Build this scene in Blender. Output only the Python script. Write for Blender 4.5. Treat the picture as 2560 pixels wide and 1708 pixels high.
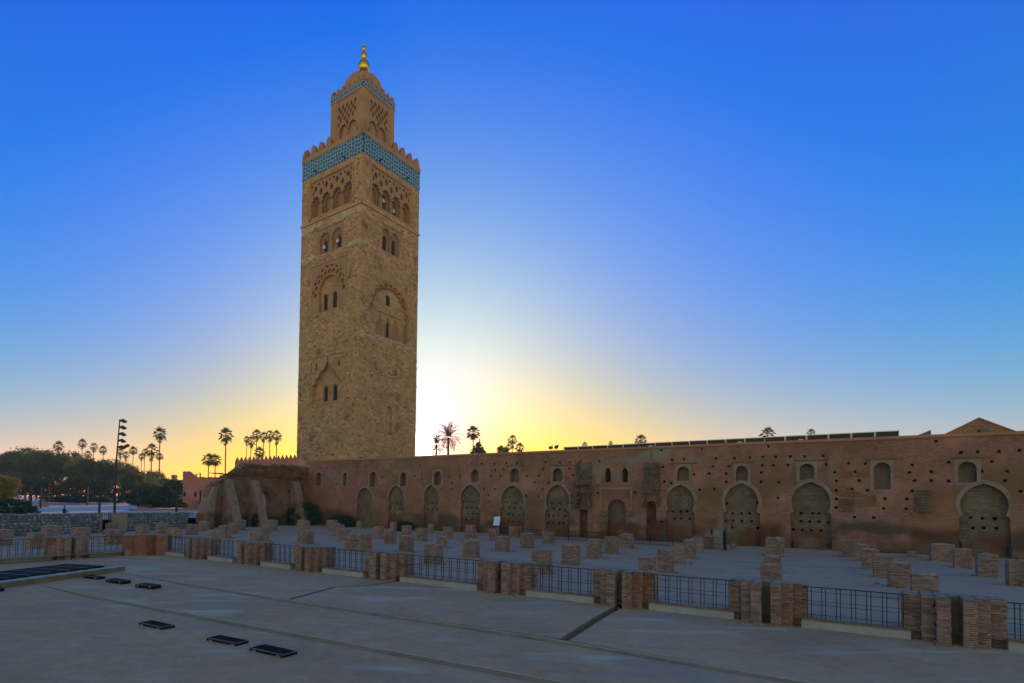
import bpy, bmesh, math, random
from mathutils import Vector, Matrix, noise
from mathutils.geometry import delaunay_2d_cdt
for o in list(bpy.data.objects): bpy.data.objects.remove(o)
S = bpy.context.scene
COL = S.collection
R_ = math.radians
# ------------------------------------------------------------------ camera
FOC, PCX, PCY = 1450.93, 1030.86, 1208.29      # focal length and principal point, in pixels of a 2560 wide frame
PIT, ROL, CAMH = R_(1.89), R_(.86), 3.7
cd = bpy.data.cameras.new('camera'); cam = bpy.data.objects.new('camera', cd); COL.objects.link(cam)
cd.sensor_width = 36; cd.lens = FOC/2560*36
cd.shift_x = (1280-PCX)/2560; cd.shift_y = (PCY-854)/2560
cd.clip_start = .1; cd.clip_end = 6000
_R0, _U0, _F0 = Vector((1,0,0)), Vector((0,-math.sin(PIT),math.cos(PIT))), Vector((0,math.cos(PIT),math.sin(PIT)))
_R = _R0*math.cos(ROL)+_U0*math.sin(ROL); _U = _U0*math.cos(ROL)-_R0*math.sin(ROL)
cam.matrix_world = Matrix((( _R.x,_U.x,-_F0.x,0),(_R.y,_U.y,-_F0.y,0),(_R.z,_U.z,-_F0.z,CAMH),(0,0,0,1)))
S.camera = cam
# ------------------------------------------------------------------ sky, sun, exposure
SUN_AZ, SUN_EL = R_(1.25), R_(5.6)
SUNV = Vector((math.sin(SUN_AZ)*math.cos(SUN_EL), math.cos(SUN_AZ)*math.cos(SUN_EL), math.sin(SUN_EL)))
world = bpy.data.worlds.new('World'); S.world = world; world.use_nodes = True
nt = world.node_tree; nt.nodes.clear(); N = nt.nodes; L = nt.links
def wn(t, **k):
    n = N.new(t)
    for a, b in k.items(): setattr(n, a, b)
    return n
def wmath(op, a, b=None, c=None, clamp=False):
    n = N.new('ShaderNodeMath'); n.operation = op; n.use_clamp = clamp
    for i, v in enumerate((a, b, c)):
        if v is None: continue
        if isinstance(v, (int, float)): n.inputs[i].default_value = v
        else: L.new(v, n.inputs[i])
    return n.outputs[0]
sky = wn('ShaderNodeTexSky', sky_type='NISHITA'); sky.sun_disc = False
sky.sun_elevation = SUN_EL; sky.sun_rotation = SUN_AZ; sky.altitude = 450; sky.air_density = 1.0; sky.dust_density = .6; sky.ozone_density = 2.5
geo = wn('ShaderNodeTexCoord')
nrm = wn('ShaderNodeVectorMath', operation='NORMALIZE'); L.new(geo.outputs['Generated'], nrm.inputs[0])
dot = wn('ShaderNodeVectorMath', operation='DOT_PRODUCT'); L.new(nrm.outputs[0], dot.inputs[0]); dot.inputs[1].default_value = SUNV
ang = wmath('ARCCOSINE', wmath('MINIMUM', dot.outputs['Value'], .999999))          # angle from the sun, radians
sep = wn('ShaderNodeSeparateXYZ'); L.new(nrm.outputs[0], sep.inputs[0])
elev = wmath('ARCSINE', sep.outputs['Z'])
def wexp(x, w): return wmath('EXPONENT', wmath('MULTIPLY', x, -1/w))
def wcol(fac, col):
    m = wn('ShaderNodeVectorMath', operation='SCALE'); m.inputs[0].default_value = col
    L.new(fac, m.inputs['Scale']); return m.outputs[0]
def wadd(a, b):
    m = wn('ShaderNodeVectorMath', operation='ADD'); L.new(a, m.inputs[0]); L.new(b, m.inputs[1]); return m.outputs[0]
def wmul(a, b):
    m = wn('ShaderNodeVectorMath', operation='MULTIPLY'); L.new(a, m.inputs[0])
    if isinstance(b, tuple): m.inputs[1].default_value = b
    else: L.new(b, m.inputs[1])
    return m.outputs[0]
ec = wmath('MULTIPLY', wmath('MAXIMUM', elev, 0.0), 180/math.pi); td = wmath('MULTIPLY', ang, 180/math.pi)
# clear dawn air: the Nishita sky, and on top of it the blue of the high sky, the yellow band on the horizon, the aureole round the sun and an added fill glow opposite it
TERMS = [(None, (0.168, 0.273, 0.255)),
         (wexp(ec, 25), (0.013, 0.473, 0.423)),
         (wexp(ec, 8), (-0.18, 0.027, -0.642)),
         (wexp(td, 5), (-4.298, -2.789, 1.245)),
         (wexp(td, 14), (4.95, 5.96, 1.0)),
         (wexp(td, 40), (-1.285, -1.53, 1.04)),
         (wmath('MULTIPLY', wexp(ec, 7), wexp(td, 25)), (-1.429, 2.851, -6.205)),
         (wmath('MULTIPLY', wexp(ec, 30), wexp(wmath('SUBTRACT', 180, td), 45)), (1.349, 0.155, 0.198)),  # warm low sky behind the camera, added unseen to brighten the shaded faces
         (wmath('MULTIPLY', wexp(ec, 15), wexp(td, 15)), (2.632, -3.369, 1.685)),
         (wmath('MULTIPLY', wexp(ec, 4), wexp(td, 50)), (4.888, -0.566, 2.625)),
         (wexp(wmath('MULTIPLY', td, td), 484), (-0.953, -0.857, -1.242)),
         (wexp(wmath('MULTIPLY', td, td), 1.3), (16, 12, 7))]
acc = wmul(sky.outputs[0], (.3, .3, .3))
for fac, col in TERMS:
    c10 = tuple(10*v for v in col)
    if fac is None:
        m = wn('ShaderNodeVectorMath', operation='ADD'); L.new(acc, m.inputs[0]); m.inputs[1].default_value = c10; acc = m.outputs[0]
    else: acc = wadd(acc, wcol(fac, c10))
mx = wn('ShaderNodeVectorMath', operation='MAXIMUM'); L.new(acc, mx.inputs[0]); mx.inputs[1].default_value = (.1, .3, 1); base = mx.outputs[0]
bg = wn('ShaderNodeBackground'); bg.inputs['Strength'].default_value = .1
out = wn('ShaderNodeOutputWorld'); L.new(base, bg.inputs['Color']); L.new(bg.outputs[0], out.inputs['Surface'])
sd = bpy.data.lights.new('sun', 'SUN'); sd.energy = 5.0; sd.angle = R_(.5); sd.color = (1, .62, .28)
sun = bpy.data.objects.new('sun', sd); COL.objects.link(sun); sun.rotation_euler = SUNV.to_track_quat('Z', 'Y').to_euler(); sun.location = (0, 0, 60)
S.view_settings.view_transform = 'Standard'; S.view_settings.look = 'None'; S.view_settings.gamma = 1; S.view_settings.exposure = 0
S.view_settings.use_curve_mapping = False
# ------------------------------------------------------------------ helpers
random.seed(7); rnd = random.random
def U(a, b): return a+(b-a)*random.random()
WD = Vector((math.sin(R_(54.72)), -math.cos(R_(54.72)), 0)); WN = Vector((math.cos(R_(54.72)), math.sin(R_(54.72)), 0))   # along / into the old wall
TC = Vector((-7.65, 79.78, 0)); T1 = Vector((math.sin(R_(38.955)), math.cos(R_(38.955)), 0)); T2 = Vector((-math.cos(R_(38.955)), math.sin(R_(38.955)), 0))
WO = TC*.992; PO = Vector((-.187, 26.64, 0)); RO = WO+WD*-9.4; LO = Vector((-17.29, 38.91, 0)); UP = Vector((0, 0, 1))
COURT, PLAZA = .25, 1.5
def ray(u, v):
    a, b = u-PCX, PCY-v; cr, sr = math.cos(ROL), math.sin(ROL)
    x, y = (a*cr-b*sr)/FOC, (a*sr+b*cr)/FOC
    return Vector((x, math.cos(PIT)-y*math.sin(PIT), math.sin(PIT)+y*math.cos(PIT)))
def onz(u, v, z): r = ray(u, v); return Vector((0, 0, CAMH))+r*((z-CAMH)/r.z)
def onl(u, v, o, d):
    r = ray(u, v); det = -r.x*d.y+d.x*r.y; s = (r.x*o.y-r.y*o.x)/-det*-1
    t = (-o.x*d.y+d.x*o.y)/det; s = (r.x*o.y-r.y*o.x)/det
    return s, t*r.z+CAMH
def aty(u, v, y): r = ray(u, v); return Vector((0, 0, CAMH))+r*(y/r.y)
def prj(p):
    x, y, z = p[0], p[1], p[2]-CAMH; d = y*math.cos(PIT)+z*math.sin(PIT); a = x/d*FOC; b = (-y*math.sin(PIT)+z*math.cos(PIT))/d*FOC
    return PCX+a*math.cos(ROL)+b*math.sin(ROL), PCY-(b*math.cos(ROL)-a*math.sin(ROL))
class MB:
    def __init__(s): s.v = []; s.f = []; s.t = []
    def face(s, pts, tone=.5):
        n = len(s.v); s.v += [tuple(p) for p in pts]; s.f.append(tuple(range(n, n+len(pts)))); s.t.append(tone)
    def mesh(s, vs, fs, tone=.5):
        n = len(s.v); s.v += [tuple(p) for p in vs]; s.f += [tuple(i+n for i in f) for f in fs]; s.t += [tone]*len(fs)
    def box(s, o, a, b, c, tone=.5, skip=()):          # corner o, edge vectors a, b, c
        o = Vector(o); a = Vector(a); b = Vector(b); c = Vector(c); p = [o, o+a, o+a+b, o+b, o+c, o+a+c, o+a+b+c, o+b+c]
        fs = [(0,3,2,1),(4,5,6,7),(0,1,5,4),(1,2,6,5),(2,3,7,6),(3,0,4,7)]
        s.mesh(p, [f for i, f in enumerate(fs) if i not in skip], tone)
    def prism(s, poly, P, d0, d1, tone=.5, back=True):  # poly 2D, P(s, z, depth)
        n = len(poly); a = [P(x, z, d0) for x, z in poly]; b = [P(x, z, d1) for x, z in poly]
        fs = [tuple(range(n))]+([tuple(reversed(range(n, 2*n)))] if back else [])+[(i, i+n, (i+1) % n+n, (i+1) % n) for i in range(n)]
        s.mesh(a+b, fs, tone)
    def tube(s, pts, rs, n=8, tone=.5, cap=True):
        pts = [Vector(p) for p in pts]; rs = rs if isinstance(rs, (list, tuple)) else [rs]*len(pts); vs = []; fs = []
        for i, p in enumerate(pts):
            d = (pts[min(i+1, len(pts)-1)]-pts[max(i-1, 0)]).normalized(); x = d.cross(Vector((.31, .95, .05))).normalized() if abs(d.z) > .9 else d.cross(UP).normalized(); y = d.cross(x)
            vs += [p+(x*math.cos(2*math.pi*k/n)+y*math.sin(2*math.pi*k/n))*rs[i] for k in range(n)]
        for i in range(len(pts)-1):
            fs += [(i*n+k, i*n+(k+1) % n, (i+1)*n+(k+1) % n, (i+1)*n+k) for k in range(n)]
        if cap: fs += [tuple(range(n)), tuple(reversed(range((len(pts)-1)*n, len(pts)*n)))]
        s.mesh(vs, fs, tone)
    def lathe(s, c, prof, n=24, lobes=0, amp=0, tone=.5):
        c = Vector(c); vs = []; fs = []
        for r, z in prof:
            for k in range(n):
                a = 2*math.pi*k/n; q = r*(1+amp*(abs(math.cos(a*lobes/2))-.5)) if lobes else r
                vs.append(c+Vector((math.cos(a)*q, math.sin(a)*q, z)))
        for i in range(len(prof)-1): fs += [(i*n+k, i*n+(k+1) % n, (i+1)*n+(k+1) % n, (i+1)*n+k) for k in range(n)]
        s.mesh(vs, fs, tone)
    def build(s, name, mat=None, parent=None, smooth=False, kind=None, off=None):
        m = bpy.data.meshes.new(name)
        if off is None:
            off = Vector((0,0,0)); q = parent
            while q is not None: off = off+q.location; q = q.parent
        m.from_pydata([(v[0]-off[0], v[1]-off[1], v[2]-off[2]) for v in s.v], [], s.f)
        at = m.attributes.new('tone', 'FLOAT', 'FACE'); at.data.foreach_set('value', s.t)
        if mat: m.materials.append(mat)
        if smooth: m.shade_smooth()
        bm = bmesh.new(); bm.from_mesh(m); bmesh.ops.recalc_face_normals(bm, faces=bm.faces); bm.to_mesh(m); bm.free()
        o = bpy.data.objects.new(name, m); COL.objects.link(o)
        if parent: o.parent = parent
        if kind: o['kind'] = kind
        return o
def thing(name, label, cat, loc=(0,0,0), group=None):
    o = bpy.data.objects.new(name, None); COL.objects.link(o); o.location = loc; o.empty_display_size = .2
    return tag(o, label, cat, group)
def tag(o, label, cat, group=None):
    o['label'] = label; o['category'] = cat
    if group: o['group'] = group
    return o
def struct(o): o['kind'] = 'structure'; return o
def copy_tree(o, parent=None):
    c = o.copy(); COL.objects.link(c)
    if parent: c.parent = parent
    for ch in list(o.children): copy_tree(ch, c)
    return c
def inst(name, mesh, parent, loc, rot=(0,0,0), sc=(1,1,1), kind=None):
    o = bpy.data.objects.new(name, mesh); COL.objects.link(o); o.parent = parent; o.location = loc; o.rotation_euler = rot; o.scale = sc
    return o
# ------------------------------------------------------------------ materials
def mat(name, cols, scale=1.0, rough=.9, fine=12., fine_amt=.35, bump=.3, brick=None, bdir=None, tone=0, mortar=.55, rand=0, stain=None, metal=0, spec=.3, trans=0, course_amt=1., orand=0, cracks=0):
    m = bpy.data.materials.new(name); m.use_nodes = True; t = m.node_tree; t.nodes.clear(); n, l = t.nodes, t.links
    def math_(op, a, b, cl=False):
        q = n.new('ShaderNodeMath'); q.operation = op; q.use_clamp = cl
        for i, v in enumerate((a, b)):
            if isinstance(v, (int, float)): q.inputs[i].default_value = v
            else: l.new(v, q.inputs[i])
        return q.outputs[0]
    pos = n.new('ShaderNodeNewGeometry').outputs['Position'] if not rand else n.new('ShaderNodeTexCoord').outputs['Object']
    if rand:
        oi = n.new('ShaderNodeObjectInfo'); ad = n.new('ShaderNodeVectorMath'); ad.operation = 'ADD'; l.new(pos, ad.inputs[0]); l.new(oi.outputs['Location'], ad.inputs[1]); pos = ad.outputs[0]
    n1 = n.new('ShaderNodeTexNoise'); n1.inputs['Scale'].default_value = scale; n1.inputs['Detail'].default_value = 7; n1.inputs['Roughness'].default_value = .62; l.new(pos, n1.inputs['Vector'])
    cr = n.new('ShaderNodeValToRGB'); e = cr.color_ramp.elements; K = len(cols)
    e[0].position = .30; e[0].color = (*cols[0], 1); e[1].position = .70; e[1].color = (*cols[-1], 1)
    for i in range(1, K-1): x = e.new(.30+.40*i/(K-1)); x.color = (*cols[i], 1)
    l.new(n1.outputs['Fac'], cr.inputs['Fac']); col = cr.outputs['Color']
    def mul(col, fac):
        q = n.new('ShaderNodeVectorMath'); q.operation = 'SCALE'; l.new(col, q.inputs[0]); l.new(fac, q.inputs['Scale']); return q.outputs[0]
    n2 = n.new('ShaderNodeTexNoise'); n2.inputs['Scale'].default_value = fine; n2.inputs['Detail'].default_value = 5; n2.inputs['Roughness'].default_value = .7; l.new(pos, n2.inputs['Vector'])
    col = mul(col, math_('ADD', math_('MULTIPLY', n2.outputs['Fac'], fine_amt*2), 1-fine_amt)); h = math_('MULTIPLY', n2.outputs['Fac'], .5)
    if brick:
        dv = n.new('ShaderNodeVectorMath'); dv.operation = 'DOT_PRODUCT'; l.new(pos, dv.inputs[0]); dv.inputs[1].default_value = bdir if bdir else WD+WN
        sp = n.new('ShaderNodeSeparateXYZ'); l.new(pos, sp.inputs[0]); cb = n.new('ShaderNodeCombineXYZ'); 
        wob = n.new('ShaderNodeTexNoise'); wob.inputs['Scale'].default_value = .8; l.new(pos, wob.inputs['Vector'])
        l.new(dv.outputs['Value'], cb.inputs[0]); l.new(math_('ADD', sp.outputs['Z'], math_('MULTIPLY', wob.outputs['Fac'], .06)), cb.inputs[1])
        bt = n.new('ShaderNodeTexBrick'); bt.inputs['Scale'].default_value = 1; bt.inputs['Brick Width'].default_value = brick[0]; bt.inputs['Row Height'].default_value = brick[1]; bt.inputs['Mortar Size'].default_value = brick[2]
        bt.inputs['Color1'].default_value = (.72, .72, .72, 1); bt.inputs['Color2'].default_value = (1.18, 1.18, 1.18, 1); bt.inputs['Mortar'].default_value = (mortar, mortar, mortar, 1); bt.inputs['Mortar Smooth'].default_value = .3
        l.new(cb.outputs[0], bt.inputs['Vector']); mm = n.new('ShaderNodeVectorMath'); mm.operation = 'MULTIPLY'; l.new(col, mm.inputs[0]); l.new(bt.outputs['Color'], mm.inputs[1])
        pm = n.new('ShaderNodeTexNoise'); pm.inputs['Scale'].default_value = .55; pm.inputs['Detail'].default_value = 4; l.new(pos, pm.inputs['Vector'])      # courses fade under old plaster
        pf = math_('MULTIPLY', math_('MULTIPLY', math_('SUBTRACT', pm.outputs['Fac'], .33), 6, True), course_amt)
        mx = n.new('ShaderNodeMix'); mx.data_type = 'RGBA'; l.new(pf, mx.inputs[0]); l.new(col, mx.inputs[6]); l.new(mm.outputs[0], mx.inputs[7]); col = mx.outputs[2]
        h = math_('ADD', h, math_('MULTIPLY', math_('SUBTRACT', 1.0, bt.outputs['Fac']), pf))
    if tone:
        at = n.new('ShaderNodeAttribute'); at.attribute_name = 'tone'; col = mul(col, math_('ADD', math_('MULTIPLY', at.outputs['Fac'], 2*tone), 1-tone))
    if rand:
        col = mul(col, math_('ADD', math_('MULTIPLY', oi.outputs['Random'], 2*rand), 1-rand))
    if orand:
        oi2 = n.new('ShaderNodeObjectInfo'); col = mul(col, math_('ADD', math_('MULTIPLY', oi2.outputs['Random'], 2*orand), 1-orand))
    for st in (stain or []):       # (colour, scale, threshold, zmax or None)
        ns = n.new('ShaderNodeTexNoise'); ns.inputs['Scale'].default_value = st[1]; ns.inputs['Detail'].default_value = 6;
        mp = n.new('ShaderNodeMapping'); mp.inputs['Location'].default_value = (st[2]*31, 7, 3); mp.inputs['Scale'].default_value = st[4] if len(st) > 4 else (1,1,1); l.new(pos, mp.inputs['Vector']); l.new(mp.outputs[0], ns.inputs['Vector'])
        f = math_('MULTIPLY', math_('SUBTRACT', ns.outputs['Fac'], st[2]), 9, True)
        if st[3] is not None:
            sz = n.new('ShaderNodeSeparateXYZ'); l.new(pos, sz.inputs[0])
            f = math_('MULTIPLY', f, math_('MULTIPLY', math_('SUBTRACT', math_('ADD', st[3], math_('MULTIPLY', n1.outputs['Fac'], 1.2)), sz.outputs['Z']), 1.6, True))
        mx = n.new('ShaderNodeMix'); mx.data_type = 'RGBA'; l.new(f, mx.inputs[0]); l.new(col, mx.inputs[6]); mx.inputs[7].default_value = (*st[0], 1); col = mx.outputs[2]
    if cracks:
        wn_ = n.new('ShaderNodeTexNoise'); wn_.inputs['Scale'].default_value = 1.1; wn_.inputs['Detail'].default_value = 6; l.new(pos, wn_.inputs['Vector'])
        mv = n.new('ShaderNodeVectorMath'); mv.operation = 'MULTIPLY_ADD'; l.new(wn_.outputs['Color'], mv.inputs[0]); mv.inputs[1].default_value = (1.3, 1.3, 0); l.new(pos, mv.inputs[2])
        vv = n.new('ShaderNodeTexVoronoi'); vv.feature = 'DISTANCE_TO_EDGE'; vv.voronoi_dimensions = '2D'; vv.inputs['Scale'].default_value = cracks; l.new(mv.outputs[0], vv.inputs['Vector'])
        cf = math_('MULTIPLY', math_('SUBTRACT', .0022, vv.outputs['Distance']), 420, True); cm = n.new('ShaderNodeTexNoise'); cm.inputs['Scale'].default_value = .35; l.new(pos, cm.inputs['Vector'])
        cf = math_('MULTIPLY', cf, math_('MULTIPLY', math_('SUBTRACT', cm.outputs['Fac'], .5), 8, True))
        mx = n.new('ShaderNodeMix'); mx.data_type = 'RGBA'; l.new(math_('MULTIPLY', cf, .6), mx.inputs[0]); l.new(col, mx.inputs[6]); mx.inputs[7].default_value = (.12, .09, .06, 1); col = mx.outputs[2]
    b = n.new('ShaderNodeBsdfPrincipled'); b.inputs['Roughness'].default_value = rough; b.inputs['Metallic'].default_value = metal; b.inputs['Specular IOR Level'].default_value = spec
    l.new(col, b.inputs['Base Color'])
    if bump:
        bp = n.new('ShaderNodeBump'); bp.inputs['Strength'].default_value = bump; bp.inputs['Distance'].default_value = .02; l.new(h, bp.inputs['Height']); l.new(bp.outputs[0], b.inputs['Normal'])
    o = n.new('ShaderNodeOutputMaterial')
    if trans:
        tr = n.new('ShaderNodeBsdfTranslucent'); l.new(col, tr.inputs['Color']); ms = n.new('ShaderNodeMixShader'); ms.inputs[0].default_value = trans
        l.new(b.outputs[0], ms.inputs[1]); l.new(tr.outputs[0], ms.inputs[2]); l.new(ms.outputs[0], o.inputs['Surface'])
    else: l.new(b.outputs[0], o.inputs['Surface'])
    return m
TD = T1+T2
M = dict(
 wall=mat('old_brick_wall', [(0.297,0.14,0.0753),(0.387,0.183,0.105),(0.449,0.195,0.129),(0.405,0.242,0.151)], .28, brick=(.27,.075,.014), mortar=.5, bump=.6, stain=[((.15,.05,.022),.16,.44,2.0,(1,1,.6)),((.12,.085,.045),.35,.46,2.3,(1,1,1.8)),((.30,.25,.17),.22,.6,None,(1,1,1.5)),((.24,.13,.065),.13,.54,None,(1,1,1.8)),((.2,.11,.07),.5,.62,None,(1.6,1.6,.35)),((.14,.10,.07),.9,.66,None)]),
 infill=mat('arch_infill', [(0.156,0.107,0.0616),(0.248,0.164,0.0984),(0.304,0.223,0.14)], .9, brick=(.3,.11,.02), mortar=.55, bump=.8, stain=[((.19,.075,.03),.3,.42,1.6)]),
 plaster=mat('lime_plaster', [(0.221,0.144,0.0918),(0.31,0.218,0.149),(0.355,0.25,0.177)], .8, bump=.25, stain=[((.2,.14,.08),1.2,.6,None)]),
 coping=mat('pink_coping', [(0.419,0.184,0.102),(0.499,0.239,0.136)], .6, bump=.2),
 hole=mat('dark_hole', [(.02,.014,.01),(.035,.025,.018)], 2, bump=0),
 tower=mat('tower_sandstone', [(0.424,0.229,0.0941),(0.53,0.29,0.127),(0.594,0.326,0.144)], .22, brick=(.62,.33,.018), bdir=TD, mortar=.85, bump=.4, tone=0, stain=[((.24,.10,.05),.5,.62,None)]),
 masonry=mat('tower_stones', [(0.445,0.242,0.101),(0.551,0.303,0.134),(0.604,0.343,0.158)], .3, fine=5, tone=.27, bump=.6, stain=[((.27,.13,.07),.4,.6,None),((.16,.13,.10),.7,.66,None)]),
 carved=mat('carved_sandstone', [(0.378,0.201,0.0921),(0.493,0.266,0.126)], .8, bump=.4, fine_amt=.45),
 carved_dark=mat('deep_carving_shade', [(.27,.15,.075),(.36,.20,.105)], .8, bump=.4, fine_amt=.45), pale=mat('pale_ashlar', [(.46,.33,.20),(.54,.41,.265),(.58,.455,.31)], 1.1, bump=.5, tone=.15, fine=6), pit_shade=mat('weathered_pit_shade', [(.10,.055,.028),(.2,.115,.06)], 2, bump=.3),  # carving copy and pit colour darkened: recess shade put into the colour
 red=mat('red_plaster', [(0.314,0.15,0.0578),(0.399,0.225,0.0945)], .7, bump=.2),
 lantern=mat('lantern_render', [(0.36,0.199,0.0912),(0.45,0.244,0.114),(0.5,0.271,0.129)], .5, bump=.35),
 merlon=mat('merlon_render', [(0.38,0.174,0.0808),(0.47,0.232,0.111)], .8, bump=.3, rand=.08),
 dark=mat('window_dark', [(.03,.022,.016),(.05,.035,.022)], 2, bump=0),
 gold=mat('gilded_copper', [(.75,.42,.06),(.9,.55,.10)], 1.5, rough=.28, fine_amt=.2, bump=.08, metal=1),
 ruin=mat('rammed_earth', [(.16,.085,.038),(.26,.15,.075),(.33,.22,.12)], .5, brick=(.3,.085,.016), mortar=.6, bump=.8, course_amt=.6, stain=[((.19,.075,.03),.3,.55,None),((.07,.05,.025),.3,.45,1.5)]),
 earth=mat('eroded_earth', [(.15,.07,.03),(.23,.115,.052),(.28,.15,.075)], 1.1, bump=1.0, fine=6),
 butt=mat('buttress_plaster', [(0.246,0.16,0.102),(0.344,0.245,0.166)], .9, bump=.4, stain=[((.22,.14,.08),1.1,.55,None)]),
 stump=mat('stump_brick', [(0.266,0.161,0.118),(0.35,0.217,0.166),(0.385,0.254,0.208)], 1.3, tone=.3, orand=.18, bump=.5, fine=18, stain=[((.30,.12,.05),.6,.62,None)]),
 brick=mat('loose_brick', [(0.234,0.136,0.0988),(0.325,0.201,0.155),(0.364,0.247,0.212)], .9, rand=.34, bump=.5, fine=22, stain=[((.28,.105,.04),.55,.58,None),((.42,.36,.28),.5,.66,None)]),
 mortar=mat('pier_mortar', [(.17,.12,.075),(.26,.19,.12)], 2, bump=.6),
 cap=mat('pier_cap', [(0.225,0.188,0.15),(0.3,0.255,0.21)], 2, bump=.4),
 sill=mat('grey_cement', [(.33,.32,.30),(.43,.42,.39)], 1.2, bump=.2, fine_amt=.2),
 mud=mat('mud_cap', [(.20,.12,.06),(.30,.19,.10)], 2.5, bump=.5),
 court=mat('court_ground', [(0.36,0.239,0.148),(0.441,0.301,0.19),(0.4,0.276,0.18)], .3, fine=4, fine_amt=.32, bump=.3, stain=[((.30,.25,.175),.3,.56,None,(1,2.2,1)),((.30,.235,.16),1.2,.62,None,(1,1.5,1)),((.44,.37,.28),.8,.63,None,(1,1,1))]),
 floor=mat('rendered_floor', [(0.388,0.236,0.12),(0.484,0.299,0.155),(0.538,0.343,0.183)], .22, fine=2.6, fine_amt=.36, bump=.25, cracks=.16, stain=[((.52,.42,.30),.5,.59,None,(.5,1.6,1)),((.37,.27,.18),.4,.57,None,(.6,1.5,1)),((.28,.22,.15),1.6,.66,None,(.6,1.4,1)),((.54,.44,.32),3.5,.69,None,(.5,1.3,1))]),
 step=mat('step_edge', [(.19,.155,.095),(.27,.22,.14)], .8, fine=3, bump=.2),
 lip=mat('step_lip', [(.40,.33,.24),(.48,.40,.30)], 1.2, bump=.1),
 iron=mat('black_iron', [(.012,.012,.014),(.02,.02,.022)], 3, rough=.55, bump=0, spec=.4),
 grate=mat('dark_steel', [(.008,.008,.010),(.014,.014,.016)], 6, rough=.75, bump=0, spec=.15),
 steel=mat('bright_edge', [(.25,.26,.28),(.35,.36,.38)], 3, rough=.4, bump=0, metal=.6),
 plaza=mat('plaza_paving', [(.40,.37,.36),(.50,.47,.46)], .12, fine=1.5, fine_amt=.12, bump=.1),
 rubble=mat('rubble_stone', [(.13,.14,.15),(.24,.25,.26),(.36,.35,.33)], 2.2, rand=.4, bump=.9, fine=9),
 rubmort=mat('rubble_mortar', [(.12,.12,.12),(.24,.22,.2)], 1.5, bump=.6),
 pink=mat('pink_rampart', [(.47,.18,.115),(.55,.24,.155)], .25, bump=.3, fine=2, stain=[((.30,.12,.08),.3,.62,3.2)]),
 panel=mat('solar_back', [(.07,.065,.06),(.10,.09,.085)], 1, rough=.5, bump=0),
 alu=mat('aluminium', [(.55,.55,.55),(.7,.7,.7)], 1, rough=.35, bump=0, metal=.7),
 white=mat('white_paint', [(.62,.66,.75),(.75,.78,.85)], 1, rough=.5, bump=0),
 tile=mat('brown_roof', [(.34,.17,.085),(.42,.21,.11)], 1.5, brick=(.25,.2,.03), bump=.6),
 bark=mat('palm_bark', [(.10,.07,.045),(.17,.12,.08)], 3, bump=.6),
 frond=mat('palm_frond', [(0.078,0.092,0.022),(0.143,0.144,0.035)], .6, rough=.6, bump=0, trans=.5),
 dead=mat('dead_frond', [(.12,.085,.04),(.2,.14,.07)], .8, bump=0, trans=.25),
 leaf=mat('tree_leaf', [(0.08,0.0945,0.0198),(0.128,0.142,0.0286),(0.192,0.189,0.0385)], .35, rough=.6, bump=0, trans=.68, tone=.4),
 leafy=mat('yellow_leaf', [(.16,.15,.015),(.25,.2,.02)], .8, rough=.6, bump=0, trans=.5, tone=.4),
 hedge=mat('dark_leaf', [(0.026,0.054,0.012),(0.052,0.09,0.02)], .8, rough=.6, bump=0, trans=.2, tone=.5),
 far=mat('far_wall', [(.40,.24,.15),(.48,.31,.20)], .1, bump=.1),
 van=mat('beige_paint', [(.55,.42,.25),(.6,.46,.28)], 1, rough=.35, bump=0),
 glass=mat('dark_glass', [(.03,.035,.04),(.04,.05,.055)], 1, rough=.1, bump=0, spec=.6),
 rubber=mat('rubber', [(.015,.015,.015),(.02,.02,.02)], 1, bump=0),
 skin=mat('skin', [(.25,.14,.09),(.3,.17,.11)], 3, rough=.6, bump=0),
 cloth_dark=mat('dark_cloth', [(.02,.022,.03),(.035,.04,.05)], 3, bump=0), cloth_yel=mat('yellow_cloth', [(.55,.32,.02),(.65,.4,.03)], 3, bump=0),
 cloth_wht=mat('white_cloth', [(.6,.62,.68),(.7,.72,.78)], 3, bump=0), cloth_blu=mat('blue_cloth', [(.10,.2,.6),(.15,.28,.7)], 3, bump=0), cloth_grn=mat('pale_trousers', [(.22,.27,.22),(.3,.34,.3)], 3, bump=0),
 wood=mat('bench_wood', [(.10,.055,.03),(.16,.09,.05)], 4, bump=.3),
)
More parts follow.
